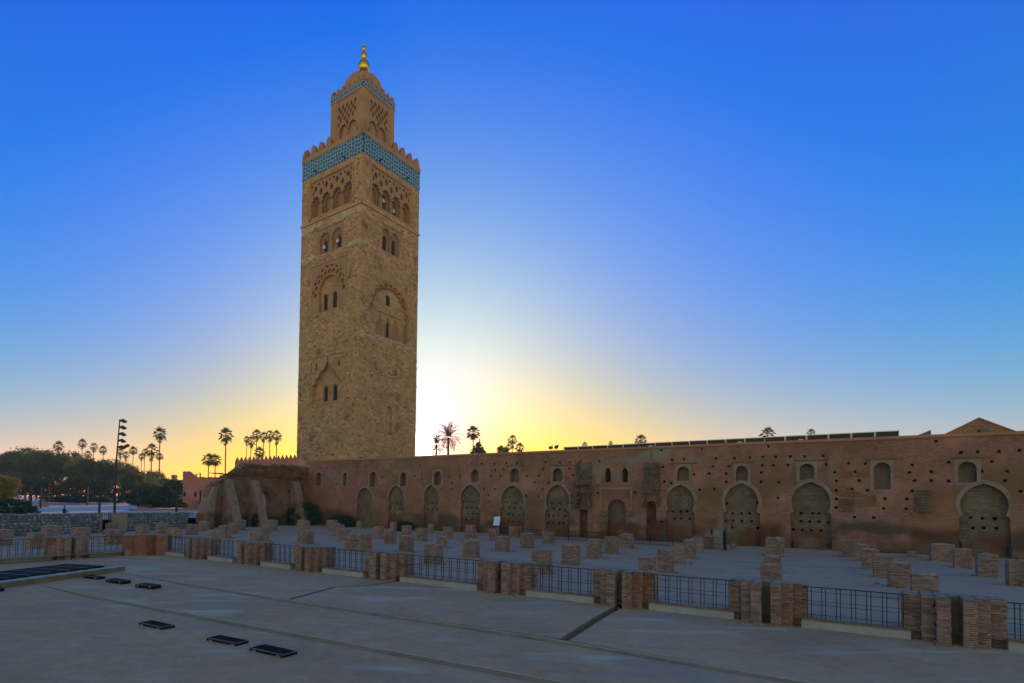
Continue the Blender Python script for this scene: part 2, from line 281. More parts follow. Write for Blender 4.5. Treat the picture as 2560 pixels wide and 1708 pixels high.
# teal faience band: white strapwork over dark and light blue tile
def tile_band():
    m = bpy.data.materials.new('teal_faience'); m.use_nodes = True; t = m.node_tree; t.nodes.clear(); n, l = t.nodes, t.links
    g = n.new('ShaderNodeNewGeometry'); dv = n.new('ShaderNodeVectorMath'); dv.operation = 'DOT_PRODUCT'; l.new(g.outputs['Position'], dv.inputs[0]); dv.inputs[1].default_value = TD
    sp = n.new('ShaderNodeSeparateXYZ'); l.new(g.outputs['Position'], sp.inputs[0]); cb = n.new('ShaderNodeCombineXYZ'); l.new(dv.outputs['Value'], cb.inputs[0]); l.new(sp.outputs['Z'], cb.inputs[1])
    def vor(feat, sc, rn):
        v = n.new('ShaderNodeTexVoronoi'); v.voronoi_dimensions = '2D'; v.feature = feat; v.inputs['Scale'].default_value = sc; v.inputs['Randomness'].default_value = rn; l.new(cb.outputs[0], v.inputs['Vector']); return v
    v1 = vor('DISTANCE_TO_EDGE', 1.8, .5); v2 = vor('F1', 1.8, .5)
    r = n.new('ShaderNodeValToRGB'); r.color_ramp.elements[0].position = .085; r.color_ramp.elements[0].color = (.42, .46, .47, 1); r.color_ramp.elements[1].position = .125; r.color_ramp.elements[1].color = (0, 0, 0, 1)
    l.new(v1.outputs['Distance'], r.inputs['Fac'])
    r2 = n.new('ShaderNodeValToRGB'); r2.color_ramp.elements[0].color = (.008, .045, .10, 1); r2.color_ramp.elements[1].color = (.03, .15, .22, 1); r2.color_ramp.elements[0].position = .12; r2.color_ramp.elements[1].position = .3; l.new(v2.outputs['Distance'], r2.inputs['Fac'])
    mx = n.new('ShaderNodeMix'); mx.data_type = 'RGBA'; mt = n.new('ShaderNodeMath'); mt.operation = 'LESS_THAN'; mt.inputs[1].default_value = .085; l.new(v1.outputs['Distance'], mt.inputs[0])
    l.new(mt.outputs[0], mx.inputs[0]); l.new(r2.outputs['Color'], mx.inputs[6]); mx.inputs[7].default_value = (.42, .47, .46, 1)
    b = n.new('ShaderNodeBsdfPrincipled'); b.inputs['Roughness'].default_value = .45; l.new(mx.outputs[2], b.inputs['Base Color'])
    bp = n.new('ShaderNodeBump'); bp.inputs['Strength'].default_value = .5; bp.inputs['Distance'].default_value = .03; l.new(mt.outputs[0], bp.inputs['Height']); l.new(bp.outputs[0], b.inputs['Normal'])
    o = n.new('ShaderNodeOutputMaterial'); l.new(b.outputs[0], o.inputs['Surface']); return m
M['tiles'] = tile_band()
# ------------------------------------------------------------------ wall faces with real openings
def inside(p, poly):
    x, y = p; c = False; n = len(poly); j = n-1
    for i in range(n):
        xi, yi = poly[i]; xj, yj = poly[j]
        if (yi > y) != (yj > y) and x < (xj-xi)*(y-yi)/(yj-yi)+xi: c = not c
        j = i
    return c
def face_open(mb, P, outline, holes, depth0=0.0, tone=.5):
    """front sheet at depth0 with every polygon of holes [(poly, depth)] cut out, and the reveals of the holes"""
    vs = []; es = []
    for poly in [outline]+[h[0] for h in holes]:
        b = len(vs); k = len(poly); vs += [Vector(p) for p in poly]; es += [(b+i, b+(i+1) % k) for i in range(k)]
    ov, oe, of, _, _, _ = delaunay_2d_cdt(vs, es, [], 1, 1e-4)
    bb = [(min(p[0] for p in h[0]), max(p[0] for p in h[0]), min(p[1] for p in h[0]), max(p[1] for p in h[0])) for h in holes]
    tr = []
    for f in of:
        cx = sum(ov[i][0] for i in f)/len(f); cy = sum(ov[i][1] for i in f)/len(f)
        if not inside((cx, cy), outline): continue
        if any(b[0] <= cx <= b[1] and b[2] <= cy <= b[3] and inside((cx, cy), h[0]) for b, h in zip(bb, holes)): continue
        tr.append(tuple(f))
    mb.mesh([P(v[0], v[1], depth0) for v in ov], tr, tone)
    for poly, dep in holes:
        k = len(poly); a = [P(x, z, depth0) for x, z in poly]; b = [P(x, z, dep) for x, z in poly]
        mb.mesh(a+b, [(i, (i+1) % k, (i+1) % k+k, i+k) for i in range(k)], tone)
def frame(o, d, inn): return lambda s, z, dep: Vector(o)+d*s+inn*dep+UP*z
def rect(a, b, c, d): return [(a, c), (b, c), (b, d), (a, d)]
def rarch(cx, w, zb, zt, n=8):      # round headed
    h = w/2; zs = zt-h; return [(cx-h, zb), (cx+h, zb)]+[(cx+h*math.cos(math.pi*i/n), zs+h*math.sin(math.pi*i/n)) for i in range(n+1)]
def ogee(cx, wl, wb, zb, zw, za):   # horseshoe with a pointed head; waist at zw
    h = za-zw; L_ = [(wl, zb), (wl, zw-.10*h), (wl*.97, zw-.03*h), (wb*.86, zw+.01*h), (wb*.955, zw+.14*h), (wb, zw+.32*h), (wb*.985, zw+.45*h), (wb*.9, zw+.6*h), (wb*.72, zw+.77*h), (wb*.44, zw+.9*h), (wb*.2, zw+.96*h)]
    return [(cx+x, z) for x, z in L_]+[(cx, za)]+[(cx-x, z) for x, z in reversed(L_)]
def lobed(cx, w, zb, zs, zt, n=7, bul=.3, m=4):  # multifoil arch, springing at zs
    base = []
    for i in range(n+1):
        a = math.pi*i/n; base.append((cx+w/2*math.cos(a), zs+(zt-zs)*(math.sin(a)**.85 if 0 < i < n else 0)))
    pts = [(cx-w/2, zb), (cx+w/2, zb)]
    for (x0, z0), (x1, z1) in zip(base, base[1:]):
        dx, dz = x1-x0, z1-z0; ln = math.hypot(dx, dz); nx, nz = dz/ln, -dx/ln
        for k in range(m):
            t = k/m; b = math.sin(math.pi*t)*ln*bul; pts.append((x0+dx*t+nx*b, z0+dz*t+nz*b))
    pts.append(base[-1]); return pts[:2]+pts[2:]
def diamond(cx, cz, w, h, m=3):     # sebka mesh opening: pointed, lobed sides
    out = []
    for q, (x0, z0), (x1, z1) in ((0, (0, -h/2), (w/2, 0)), (1, (w/2, 0), (0, h/2)), (2, (0, h/2), (-w/2, 0)), (3, (-w/2, 0), (0, -h/2))):
        for k in range(m):
            t = k/m; b = -math.sin(2*math.pi*t)*.06*w if q in (0, 2) else math.sin(2*math.pi*t)*.06*w; out.append((cx+x0+(x1-x0)*t+b, cz+z0+(z1-z0)*t))
    return out
# ================================================================== GROUND
def ground_sheet(name, pts, m, sub=None):
    b = MB(); b.face(pts); o = b.build(name, m); return struct(o)
Zf = lambda p, z: Vector((p[0], p[1], z))
ground_sheet('terrain', [(-900,-60,-1.2),(900,-60,-1.2),(900,1500,-1.2),(-900,1500,-1.2)], M['far'])
# foreground terrace: three shallow levels and two drains, all meeting the row of brick piers
S_ = lambda s, n: PO+WD*s+WN*n                      # along the pier row / towards the wall
def band_pts(px):                                    # pixel -> terrace coordinates
    p = onz(px[0], px[1], 0)-PO; return p.dot(WD), p.dot(WN)
c1, c2, c3, c4 = band_pts((327,1436)), band_pts((720,1500)), band_pts((1400,1601)), band_pts((2560,1797))
b1, b2, b3, b4 = band_pts((109,1463)), band_pts((622,1556)), band_pts((1470,1708)), band_pts((2050,1812))
e4 = (32, c4[1]-.1); b5 = (32, b4[1]-.4); LW = -27
D1, D2 = .07, .08
def gz(lvl, s, s0):
    return -lvl*max(0, min(1, (s-s0)/4))
g = MB()
def T(s, n, z): return S_(s, n)+UP*z
# upper level, pieces between the drains
w1, w2 = .12, .15
dr1 = [band_pts((722,1499)), band_pts((838,1468)), band_pts((937,1462))]     # thin drain
dr2 = [band_pts((1410,1600)), band_pts((1500,1543)), band_pts((1534,1524))]
N0 = .5
def strip(pa, pb):   # polygon helper
    g.face([T(s, n, z) for s, n, z in pa+pb])
strip([(-30,N0,0),(c1[0],N0,0)], [(c1[0],c1[1],0),(-30,c1[1],0)])
strip([(c1[0],N0,0),(dr1[2][0]-w1,N0,0)], [(dr1[2][0]-w1,dr1[2][1],0),(dr1[1][0]-w1,dr1[1][1],0),(dr1[0][0]-w1,dr1[0][1],0),(c1[0],c1[1],0)])
strip([(dr1[2][0]+w1,N0,0),(dr2[2][0]-w2,N0,0)], [(dr2[2][0]-w2,dr2[2][1],0),(dr2[1][0]-w2,dr2[1][1],0),(dr2[0][0]-w2,dr2[0][1],0),(dr1[0][0]+w1,dr1[0][1],0),(dr1[1][0]+w1,dr1[1][1],0),(dr1[2][0]+w1,dr1[2][1],0)])
strip([(dr2[2][0]+w2,N0,0),(36,N0,0)], [(36,e4[1],0),(c4[0],c4[1],0),(dr2[0][0]+w2,dr2[0][1],0),(dr2[1][0]+w2,dr2[1][1],0),(dr2[2][0]+w2,dr2[2][1],0)])
# middle level
mid = [c1, c2, c3, c4, (36, e4[1])]; low = [b1, b2, b3, b4, (36, b5[1])]
def interp(line, s):
    if s <= line[0][0]: return line[0][1]
    for (a, na), (b, nb) in zip(line, line[1:]):
        if s <= b: return na+(nb-na)*(s-a)/(b-a)
    return line[-1][1]
ss = [-30]+[b1[0]+i*.75 for i in range(int((36-b1[0])/.75)+1)]
for a, b in zip(ss, ss[1:]):
    za, zb = gz(D1, a, c1[0]), gz(D1, b, c1[0]); ya, yb = interp(mid, a), interp(mid, b); la, lb = interp(low, a), interp(low, b)
    if a >= c1[0]-.8: g.face([T(a,ya,za),T(b,yb,zb),T(b,lb,zb),T(a,la,za)])
    else: g.face([T(a,c1[1],za),T(b,c1[1],zb),T(b,lb,zb),T(a,la,za)])
    wa, wb = za+gz(D2, a, b1[0]), zb+gz(D2, b, b1[0])
    g.face([T(a,la,wa),T(b,lb,wb),T(b,lb-60,wb),T(a,la-60,wa)])
struct(g.build('floor', M['floor']))
g = MB(); gl = MB()
for a, b in zip(ss, ss[1:]):
    za, zb = gz(D1, a, c1[0]), gz(D1, b, c1[0]); ya, yb = interp(mid, a), interp(mid, b); la, lb = interp(low, a), interp(low, b)
    wa, wb = za+gz(D2, a, b1[0]), zb+gz(D2, b, b1[0])
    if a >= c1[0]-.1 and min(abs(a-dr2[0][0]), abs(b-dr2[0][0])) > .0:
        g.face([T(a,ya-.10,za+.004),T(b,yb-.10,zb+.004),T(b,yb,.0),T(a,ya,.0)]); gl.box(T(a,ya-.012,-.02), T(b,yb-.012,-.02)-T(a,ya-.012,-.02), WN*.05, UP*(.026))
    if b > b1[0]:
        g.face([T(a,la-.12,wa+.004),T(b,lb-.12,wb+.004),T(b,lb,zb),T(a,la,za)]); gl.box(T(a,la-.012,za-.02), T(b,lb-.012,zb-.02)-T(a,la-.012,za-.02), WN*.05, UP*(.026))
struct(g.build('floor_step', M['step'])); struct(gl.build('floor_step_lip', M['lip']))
g = MB()
for dr, w, dp in ((dr1, w1, .05), (dr2, w2, .16)):
    for (a, na), (b, nb) in zip(dr, dr[1:]+[(dr[2][0], N0)]):
        g.face([T(a-w,na,-dp),T(b-w,nb,-dp),T(b+w,nb,-dp),T(a+w,na,-dp)])
        for sg in (-1, 1): g.face([T(a+sg*w,na,0),T(b+sg*w,nb,0),T(b+sg*w,nb,-dp),T(a+sg*w,na,-dp)])
struct(g.build('floor_drain', M['step']))
# excavated court, plaza behind it
p0 = PO+WD*-20.9+WN*.35; cn = [p0, PO+WD*40+WN*.35, PO+WD*70+WN*60, WO+WD*60, WO+WD*-9.5+WN*.4, Vector((-24.2,72.5,0)), Vector((-25.2,68.6,0)), Vector((-36.6,46.0,0)), Vector((-52,12,0)), LO-WN*30-WD*.35]
ground_sheet('court_ground', [Zf(p, COURT) for p in cn], M['court'])
g = MB(); ys = [(40, PLAZA), (90, PLAZA), (220, 2.6), (700, 4)]
for (ya, za), (yb, zb) in zip(ys, ys[1:]):
    xr = lambda y: -24.7 if y < 80 else (-17 if y < 100 else 60)
    if ya == 40: g.face([(-60,30,za),(-44.5,31,za),(-36.8,46,za),(-25.6,68.7,za),(-24.9,71.5,za),(-16,88,za),(-16,90,za),(-160,90,za),(-160,30,za)])
    else: g.face([(-420,ya,za),(40,ya,za),(40,yb,zb),(-420,yb,zb)])
struct(g.build('plaza', M['plaza']))
# ================================================================== OLD WALL (with the hall behind it)
c5 = lambda X, Y: (480+X*.30638, 1120+Y*.30638); c6 = lambda X, Y: (1080+X*.26383, 1030+Y*.26383)
c7 = lambda X, Y: (1640+X*.24878, 1030+Y*.24878); c8 = lambda X, Y: (2040+X*.24869, 1030+Y*.24869)
def w2(f, X, Y): return onl(*f(X, Y), WO, WD)
PW = frame(WO, WD, WN); ZT = 9.36
hall = thing('prayer_hall', 'long ochre brick wall of blocked horseshoe arches running right from the minaret', 'building', tuple(WO))
wall_holes = []; niches = []; arches = []
for f, x0, x1, y0, y1 in [(c5,1012,1055,200,308),(c5,1232,1268,203,310),(c5,1450,1505,195,318),(c5,1700,1750,200,312),(c5,1975,2035,190,305),(c6,370,443,548,665),(c6,740,825,535,665),(c6,1145,1238,533,658),
                          (c7,212,332,548,692),(c7,803,922,540,695),(c7,1443,1590,520,685),(c8,580,748,508,780),(c8,1428,1615,500,712)]:
    a, zt = w2(f, x0, y0); b, _ = w2(f, x1, y0); _, zb = w2(f, (x0+x1)/2, y1); niches.append(((a+b)/2, b-a, zb, w2(f, (x0+x1)/2, y0)[1]))
for cx, w, zb, zt in niches: wall_holes.append((rarch(cx, w, zb, zt), .95))
for f, x0, x1, xl0, xl1, ya, yw, yb in [(c5,1345,1468,1345,1468,322,470,618),(c5,1600,1728,1600,1728,307,470,622),(c5,1890,2010,1890,2010,300,470,622),(c6,270,458,272,462,690,900,1150),(c6,655,868,648,872,697,905,1165),(c6,1080,1300,1076,1306,685,925,1185),
                                        (c7,105,383,103,387,732,990,1330),(c7,690,1030,672,1045,718,1005,1352),(c7,1362,1755,1358,1768,705,1010,1385),(c8,1450,1940,1448,1965,722,1045,1465)]:
    a, _ = w2(f, x0, yw); b, _ = w2(f, x1, yw); la, _ = w2(f, xl0, yb); lb, _ = w2(f, xl1, yb); xm = (x0+x1)/2
    arches.append(((a+b)/2, (lb-la)/2, (b-a)/2, .28, w2(f, xm, yw)[1], w2(f, xm, ya)[1]))
for A in arches: wall_holes.append((ogee(*A), .42))
# central doorways and pointed lights
def rr(f, x0, x1, y0, y1): return w2(f, x0, (y0+y1)/2)[0], w2(f, x1, (y0+y1)/2)[0], w2(f, (x0+x1)/2, y1)[1], w2(f, (x0+x1)/2, y0)[1]
a, b, zb, zt = rr(c6, 1665, 1835, 828, 1200); door_mid = ((a+b)/2, b-a, .28, zt); wall_holes.append((rarch((a+b)/2, b-a, .28, zt), .7))
a, b, zb, zt = rr(c6, 1395, 1475, 925, 1195); door_l = (a, b, .28, zt); wall_holes.append((rect(a, b, .28, zt), .9))
a, b, _, zt2 = rr(c6, 1385, 1475, 765, 925); wall_holes.append((rect(a, b, zt+.25, zt2), .3)); niche_l = (a, b, zt+.25, zt2)
a, b, zb, zt = rr(c6, 2030, 2125, 845, 1280); door_r = ((a+b)/2, b-a, .28, zt); wall_holes.append((rarch((a+b)/2, b-a, .28, zt), .9))
lights = []
for x0, x1 in ((1637,1695),(1800,1855)):
    a, b, zb, zt = rr(c6, x0, x1, 528, 665); lights.append(((a+b)/2, b-a, zb, zt)); h = zt-zb; c = (a+b)/2; w = (b-a)/2
    wall_holes.append(([(a, zb), (b, zb), (b, zb+h*.68), (c+w*.8, zb+h*.84), (c+w*.4, zb+h*.94), (c, zt), (c-w*.4, zb+h*.94), (c-w*.8, zb+h*.84), (a, zb+h*.68)], .8))
putlogs = [(c6,p) for p in [(1078,475),(1212,478),(1303,477),(1407,467),(1588,465),(2172,362),(2275,452),(2185,520),(1050,542),(1300,540),(1338,598),(900,609),(1015,604),(975,667),(1103,667),(1051,730),(805,482),(703,485),(590,487),(470,490),(377,492),(598,550),(681,545),(555,612),(648,610),(890,795),(1006,799),(2200,660),(2268,672),(1573,767),(1930,765),(2180,1038),(536,790),(596,732),(491,733),(541,848),(1329,797),(1330,865),(250,560),(165,610),(267,612),(190,670),(90,730),(190,733)]]
putlogs += [(c7,p) for p in [(158,480),(282,472),(603,464),(789,462),(944,459),(1075,450),(1203,451),(1352,447),(1493,447),(1680,440),(67,551),(571,548),(733,547),(1067,537),(1182,535),(1324,533),(1710,525),(1935,518),(2105,517),(382,627),(533,620),(706,620),(1055,608),(2002,600),(1797,607),(1810,692),(2045,692),(1810,790),(1968,775),(2125,787),(705,702),(1056,702),(1236,703),(1812,875),(1808,958),(83,702),(153,712),(438,781),(586,778),(1228,865),(1996,1055),(2188,1061),(1128,347),(462,372),(60,1101)]]
putlogs += [(c8,p) for p in [(970,533),(993,692),(937,609),(1162,601),(1160,687),(1338,508),(1333,693),(1457,406),(1629,402),(1838,396),(2047,386),(1765,498),(1670,596),(1922,596),(1900,691),(2055,795),(967,795),(693,873),(915,873),(680,971),(908,972),(1209,291)]]
putlogs += [(c5,p) for p in [(995,162),(1050,162),(1103,160),(1165,160),(1225,162),(1288,155),(1350,155),(1193,202),(1137,205),(995,295),(1109,298),(1180,297),(1320,295),(995,415),(1170,335),(1418,150),(1550,238),(1553,300),(1640,235),(1620,150),(1820,230),(1860,150),(1880,250)]]
def sq(s, z, h): j = [U(-.03,.03) for _ in range(8)]; return [(s-h+j[0], z-h+j[1]), (s+h+j[2], z-h+j[3]), (s+h+j[4], z+h+j[5]), (s-h+j[6], z+h+j[7])]
for f, p in putlogs:
    s, z = w2(f, *p); wall_holes.append((sq(s, z, .09 if f is c5 else .105), .42))
W_END = 96
w = MB(); face_open(w, PW, rect(-9.4, W_END, .0, ZT), wall_holes)
w.face([PW(-9.4,0,0),PW(-9.4,0,1),PW(-9.4,ZT,1),PW(-9.4,ZT,0)]); w.face([PW(-9.4,ZT,0),PW(W_END,ZT,0),PW(W_END,ZT,1),PW(-9.4,ZT,1)]); w.face([PW(-9.4,0,1.0),PW(W_END,0,1.0),PW(W_END,ZT,1.0),PW(-9.4,ZT,1.0)])
w.build('brick_wall', M['wall'], hall)
w = MB()
s0 = -9.4
while s0 < W_END:                      # coping laid in lengths
    s1 = min(W_END, s0+U(5, 9)); dz = U(-.015,.015); w.box(PW(s0+.004, ZT+.002, -.10), WD*(s1-s0-.008), WN*1.25, UP*(.22+dz), U(.4,.6)); s0 = s1
w.build('coping', M['coping'], hall)
w = MB(); w.box(PW(-2, .3, 1.1), WD*(W_END+2), WN*70, UP*8.9); w.build('roof', M['coping'], hall)
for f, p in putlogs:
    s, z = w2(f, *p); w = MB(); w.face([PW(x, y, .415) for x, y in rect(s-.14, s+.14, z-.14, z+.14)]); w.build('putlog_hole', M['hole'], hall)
# arch infills with their own putlog holes, and plaster bands round the arches
inf_holes = {3: (c6, [(318,850),(383,850),(447,853),(285,850),(314,902),(361,905),(408,906),(325,964),(370,965),(420,966),(305,1020),(363,1022),(415,1026)]),
 4: (c6, [(700,855),(780,860),(850,860),(672,853),(714,902),(768,911),(820,914),(660,970),(708,970),(751,976),(817,978),(860,978),(707,1036),(756,1038),(812,1040)]),
 5: (c6, [(1125,865),(1205,868),(1280,862),(1138,918),(1195,923),(1244,930),(1092,980),(1136,985),(1181,985),(1247,987),(1292,988),(1092,1050),(1138,1052),(1193,1053),(1231,1054),(1290,1056),(1282,795),(1095,795)]),
 6: (c7, [(117,893),(370,905),(163,998),(241,999),(304,1000),(176,1073),(241,1073),(329,1073),(118,1066),(372,1068)]),
 7: (c7, [(702,920),(1015,912),(762,1020),(855,1020),(934,1021),(697,1092),(767,1093),(857,1098),(954,1100),(762,1161),(1022,1167)]),
 8: (c7, [(1375,907),(1740,903),(1459,1018),(1572,1020),(1638,1021),(1376,1098),(1456,1099),(1542,1103),(1640,1106),(1728,1112),(1380,1180),(1471,1188),(1559,1192),(1654,1196),(1752,1207)]),
 9: (c8, [(1465,950),(1920,958),(1567,1063),(1688,1070),(1809,1075),(1587,1168),(1702,1170),(1832,1172),(1930,1174)]),
 1: (c5, [(1620,450),(1655,450),(1690,450),(1610,495),(1640,497),(1680,496),(1700,496),(1612,545),(1645,545),(1680,545),(1700,545)]), 2: (c5, [(1910,450),(1945,450),(1985,450),(1910,500),(1950,500),(1990,500)])}
for i, A in enumerate(arches):
    cx, wl, wb, zb, zw, za = A; hs = []
    if i in inf_holes:
        f, ps = inf_holes[i]
        for p in ps:
            s, z = w2(f, *p); h = .10 if i < 5 else .11
            if cx-wl+h+.06 < s < cx+wl-h-.06: hs.append((sq(s, z, h), .72))
    ww = max(wl, wb)+.02
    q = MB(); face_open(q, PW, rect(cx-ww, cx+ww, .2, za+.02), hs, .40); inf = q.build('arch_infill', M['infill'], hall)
    if hs:
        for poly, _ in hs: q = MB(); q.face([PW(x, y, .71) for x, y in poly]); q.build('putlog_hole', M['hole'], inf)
    # plaster archivolt, a shallow raised band following the opening
    t = .26 if i > 5 else .2; outer = ogee(cx, wl+t*.6, wb+t, zw-.25, zw, za+t*1.25); inner = ogee(cx, wl, wb, zw-.25, zw, za)
    inner = inner[1:-1]; outer = outer[1:-1]; q = MB(); n = len(inner); vs = [PW(x, z, -.03) for x, z in outer+inner]+[PW(x, z, .05) for x, z in outer+inner]
    fs = []
    for k in range(n-1): fs += [(k, k+1, n+k+1, n+k), (k, k+1, 2*n+k+1, 2*n+k), (n+k, n+k+1, 3*n+k+1, 3*n+k)]
    q.mesh(vs, fs); q.build('arch_frame', M['plaster'], hall)
for i, (cx, w_, zb, zt) in enumerate(niches):
    t = .22; q = MB(); out = rect(cx-w_/2-t, cx+w_/2+t, zb-.16, zt+t); inn = rarch(cx, w_, zb, zt)
    face_open(q, PW, out, [(inn, .0)], -.022); q.mesh([PW(x, z, d) for d in (-.022, .02) for x, z in out], [(k, (k+1) % 4, (k+1) % 4+4, k+4) for k in range(4)]); q.build('niche_frame', M['plaster'], hall)
    q = MB(); q.face([PW(x, z, .94) for x, z in rect(cx-w_/2-.01, cx+w_/2+.01, zb-.01, zt+.01)]); q.build('niche_back', M['plaster'], hall)
    if i in (6, 7, 8, 9, 10, 11, 12):
        q = MB(); q.box(PW(cx-w_/2-t-U(.1,.5), zt+t+.05, -.12), WD*(w_+2*t+U(.3,1.1)), WN*.16, UP*.07); q.build('stone_drip', M['earth'], hall)
q = MB(); q.face([PW(x, z, .69) for x, z in rect(door_mid[0]-door_mid[1]/2, door_mid[0]+door_mid[1]/2, .2, door_mid[3])]); q.build('door_infill', M['infill'], hall)
q = MB(); q.face([PW(x, z, .29) for x, z in rect(*niche_l)]); q.build('niche_back', M['wall'], hall)
for a, b, zt in ((door_l[0], door_l[1], door_l[3]), (door_r[0]-door_r[1]/2, door_r[0]+door_r[1]/2, door_r[3])):
    q = MB(); q.face([PW(x, z, .89) for x, z in rect(a, b, .2, zt)])
    for k in range(1, 5): q.box(PW(a+(b-a)*k/5-.02, .25, .85), WD*.03, WN*.04, UP*(zt-.3))
    q.build('wooden_door', M['earth'], hall)
for cx, w_, zb, zt in lights:
    q = MB(); q.face([PW(x, z, .79) for x, z in rect(cx-w_/2, cx+w_/2, zb, zt)]); pn = q.build('window', M['dark'], hall)
    q = MB()
    for k in range(1, 4): q.box(PW(cx-w_/2+w_*k/4-.02, zb, .74), WD*.04, WN*.04, UP*(zt-zb-.1))
    q.build('grille', M['iron'], pn)
# portal relief: frame, side panels, little shaped panels, and the stubs of two torn-off piers
fa, fb, fz0, fz1 = rr(c6, 1590, 1900, 715, 935); q = MB(); out = rect(fa, fb, fz0, fz1); inn = rect(fa+.25, fb-.25, fz0, fz1-.28)
for x0, x1, z0, z1 in ((fa, fa+.2, fz0, fz1-.24), (fb-.2, fb, fz0, fz1-.24), (fa, fb, fz1-.24, fz1)): q.box(PW(x0, z0, -.09), WD*(x1-x0), WN*.10, UP*(z1-z0), U(.3,.7))
q.build('portal_frame', M['plaster'], hall)
for x0, x1, y0, y1 in ((1835,1905,935,985),(1590,1655,935,985)):
    a, b, z0, z1 = rr(c6, x0, x1, y0, y1); q = MB(); q.box(PW(a, z0, -.28), WD*(b-a), WN*.3, UP*(z1-z0)*.35); q.box(PW(a+.12, z0+(z1-z0)*.35, -.2), WD*(b-a-.2), WN*.2, UP*(z1-z0)*.65); q.build('impost', M['infill'], hall)
for x0, x1, y0, y1 in ((1560,1608,545,682),(1710,1775,530,660),(1880,1942,525,602)):
    a, b, z0, z1 = rr(c6, x0, x1, y0, y1); c = (a+b)/2; wd_ = b-a; q = MB()
    face_open(q, PW, rect(a, b, z0, z1), [(ogee(c, wd_*.26, wd_*.32, z0+.25, z0+(z1-z0)*.45, z1-.15), -.01)] if wd_ > .5 and x0 != 1560 else [], -.05)
    q.build('carved_panel', M['plaster'], hall)
def rubble_stub(f, x0, x1, y0, y1, n, dep, seed):
    random.seed(seed); a, b, z0, z1 = rr(f, x0, x1, y0, y1); q = MB()
    z = z0
    while z < z1:
        h = U(.07,.13); s = a+U(-.08,.1); tf = (z-z0)/(z1-z0)
        while s < b-.05:
            l_ = U(.18,.42); d = dep*(1-.55*tf)*U(.6,1.15); q.box(PW(s, z, -d), WD*(l_-.02), WN*(d+.12), UP*(h-.015), rnd()); s += l_
        z += h
    q.build('torn_masonry', M['infill'], hall)
rubble_stub(c6, 1372, 1500, 482, 650, 0, .40, 1); rubble_stub(c6, 1355, 1500, 652, 690, 0, .75, 2); rubble_stub(c6, 1350, 1385, 690, 915, 0, .6, 3); rubble_stub(c6, 1478, 1498, 690, 915, 0, .5, 4)
rubble_stub(c6, 2015, 2150, 482, 660, 0, .42, 5); rubble_stub(c6, 2000, 2150, 662, 770, 0, .5, 6); rubble_stub(c6, 1995, 2025, 770, 900, 0, .45, 7); rubble_stub(c6, 2128, 2150, 770, 900, 0, .45, 8)
rubble_stub(c8, 1000, 1150, 795, 1010, 0, .22, 9); rubble_stub(c7, 1835, 1960, 870, 1000, 0, .12, 10)
for X0, X1, Y0, Y1 in ((1830,1990,595,670),(2010,2145,600,660),(1850,2090,800,860),(2090,2215,830,960),(1960,2090,865,960)):   # red earth patches, raised a little
    a, b, z0, z1 = rr(c7, X0, X1, Y0, Y1); q = MB(); n = 14; c = ((a+b)/2, (z0+z1)/2); pts = []
    for k in range(n*2):
        an = 2*math.pi*k/(n*2); r = 1/max(abs(math.cos(an)), abs(math.sin(an))); pts.append((c[0]+(b-a)/2*r*math.cos(an)*U(.86,1.03), c[1]+(z1-z0)/2*r*math.sin(an)*U(.84,1.03)))
    q.prism(pts, PW, -.018, .02, back=False); q.build('earth_patch', M['earth'], hall)
# corner pilaster strip in the right part, dark shafts beside arch feet
for f, X0, X1, Y0, Y1 in ((c7,1030,1050,1240,1345),(c7,1362,1385,1295,1360),(c7,1742,1768,1315,1385),(c8,1450,1472,1300,1375),(c8,1935,1968,1355,1472),(c7,548,570,1175,1235)):
    a, b, z0, z1 = rr(f, X0, X1, Y0, Y1); q = MB(); q.box(PW(a, max(z0, .26), -.06), WD*(b-a), WN*.3, UP*(z1-max(z0, .26))); q.build('drain_pipe', M['iron'], hall)
# lean dark plinth left by the damp earth at the right
q = MB()
for k in range(160):
    s = U(41, 75); q.box(PW(s, .24, -U(.1,.9)), WD*U(.1,.5), WN*U(.1,.35), UP*U(.03,.14), rnd())
q.build('fallen_debris', M['infill'], hall, kind='stuff')
# ================================================================== MINARET
TW = 12.8; TH1 = 52.75
tow = thing('minaret', 'tall square sandstone minaret with teal tile bands and gilded globes', 'minaret', tuple(TC))
FL, FR = frame(TC, T2, T1), frame(TC, T1, T2)
cx4 = [2.95, 5.25, 7.55, 9.85]
top_rect = rect(2.0, 10.8, 46.25, 51.75)
base_holes = {}
for key in 'LR':
    H = [(top_rect, .62)]
    if key == 'L':
        H += [(rect(3.5, 9.2, 40.2, 43.95), .3), (rect(2.65, 10.2, 31.55, 38.7), .28), (rarch(8.75, .42, 22.95, 23.95), .5), (rarch(4.0, .42, 23.1, 23.98), .5)]
        steps = [(9.55,17.95),(9.55,20.7),(8.9,21.0),(8.7,21.7),(8.1,21.9),(7.85,22.6),(7.3,22.8),(6.75,23.3),(6.45,24.0),(6.38,24.75),(6.3,24.0),(6.0,23.3),(5.5,22.9),(4.9,22.6),(4.6,21.9),(4.1,21.7),(3.9,21.0),(3.2,20.7),(3.2,17.95)]
        H += [(steps, .55)]
    else:
        H += [(rect(4.3, 8.35, 40.3, 44.2), .3), (rect(2.9, 3.0, 37.9, 39.0), .4), (rect(5.62, 5.75, 24.3, 25.4), .4), (rect(10.0, 10.12, 20.7, 22.1), .4), (rarch(6.45, 1.5, 13.5, 17.8), .4)]
        H += [(lobed(6.4, 8.0, 27.6, 30.6, 35.5, 11, .32), .34)]
    base_holes[key] = H
body = MB()
for key, P in (('L', FL), ('R', FR)): face_open(body, P, rect(0, TW, 0, TH1), base_holes[key])
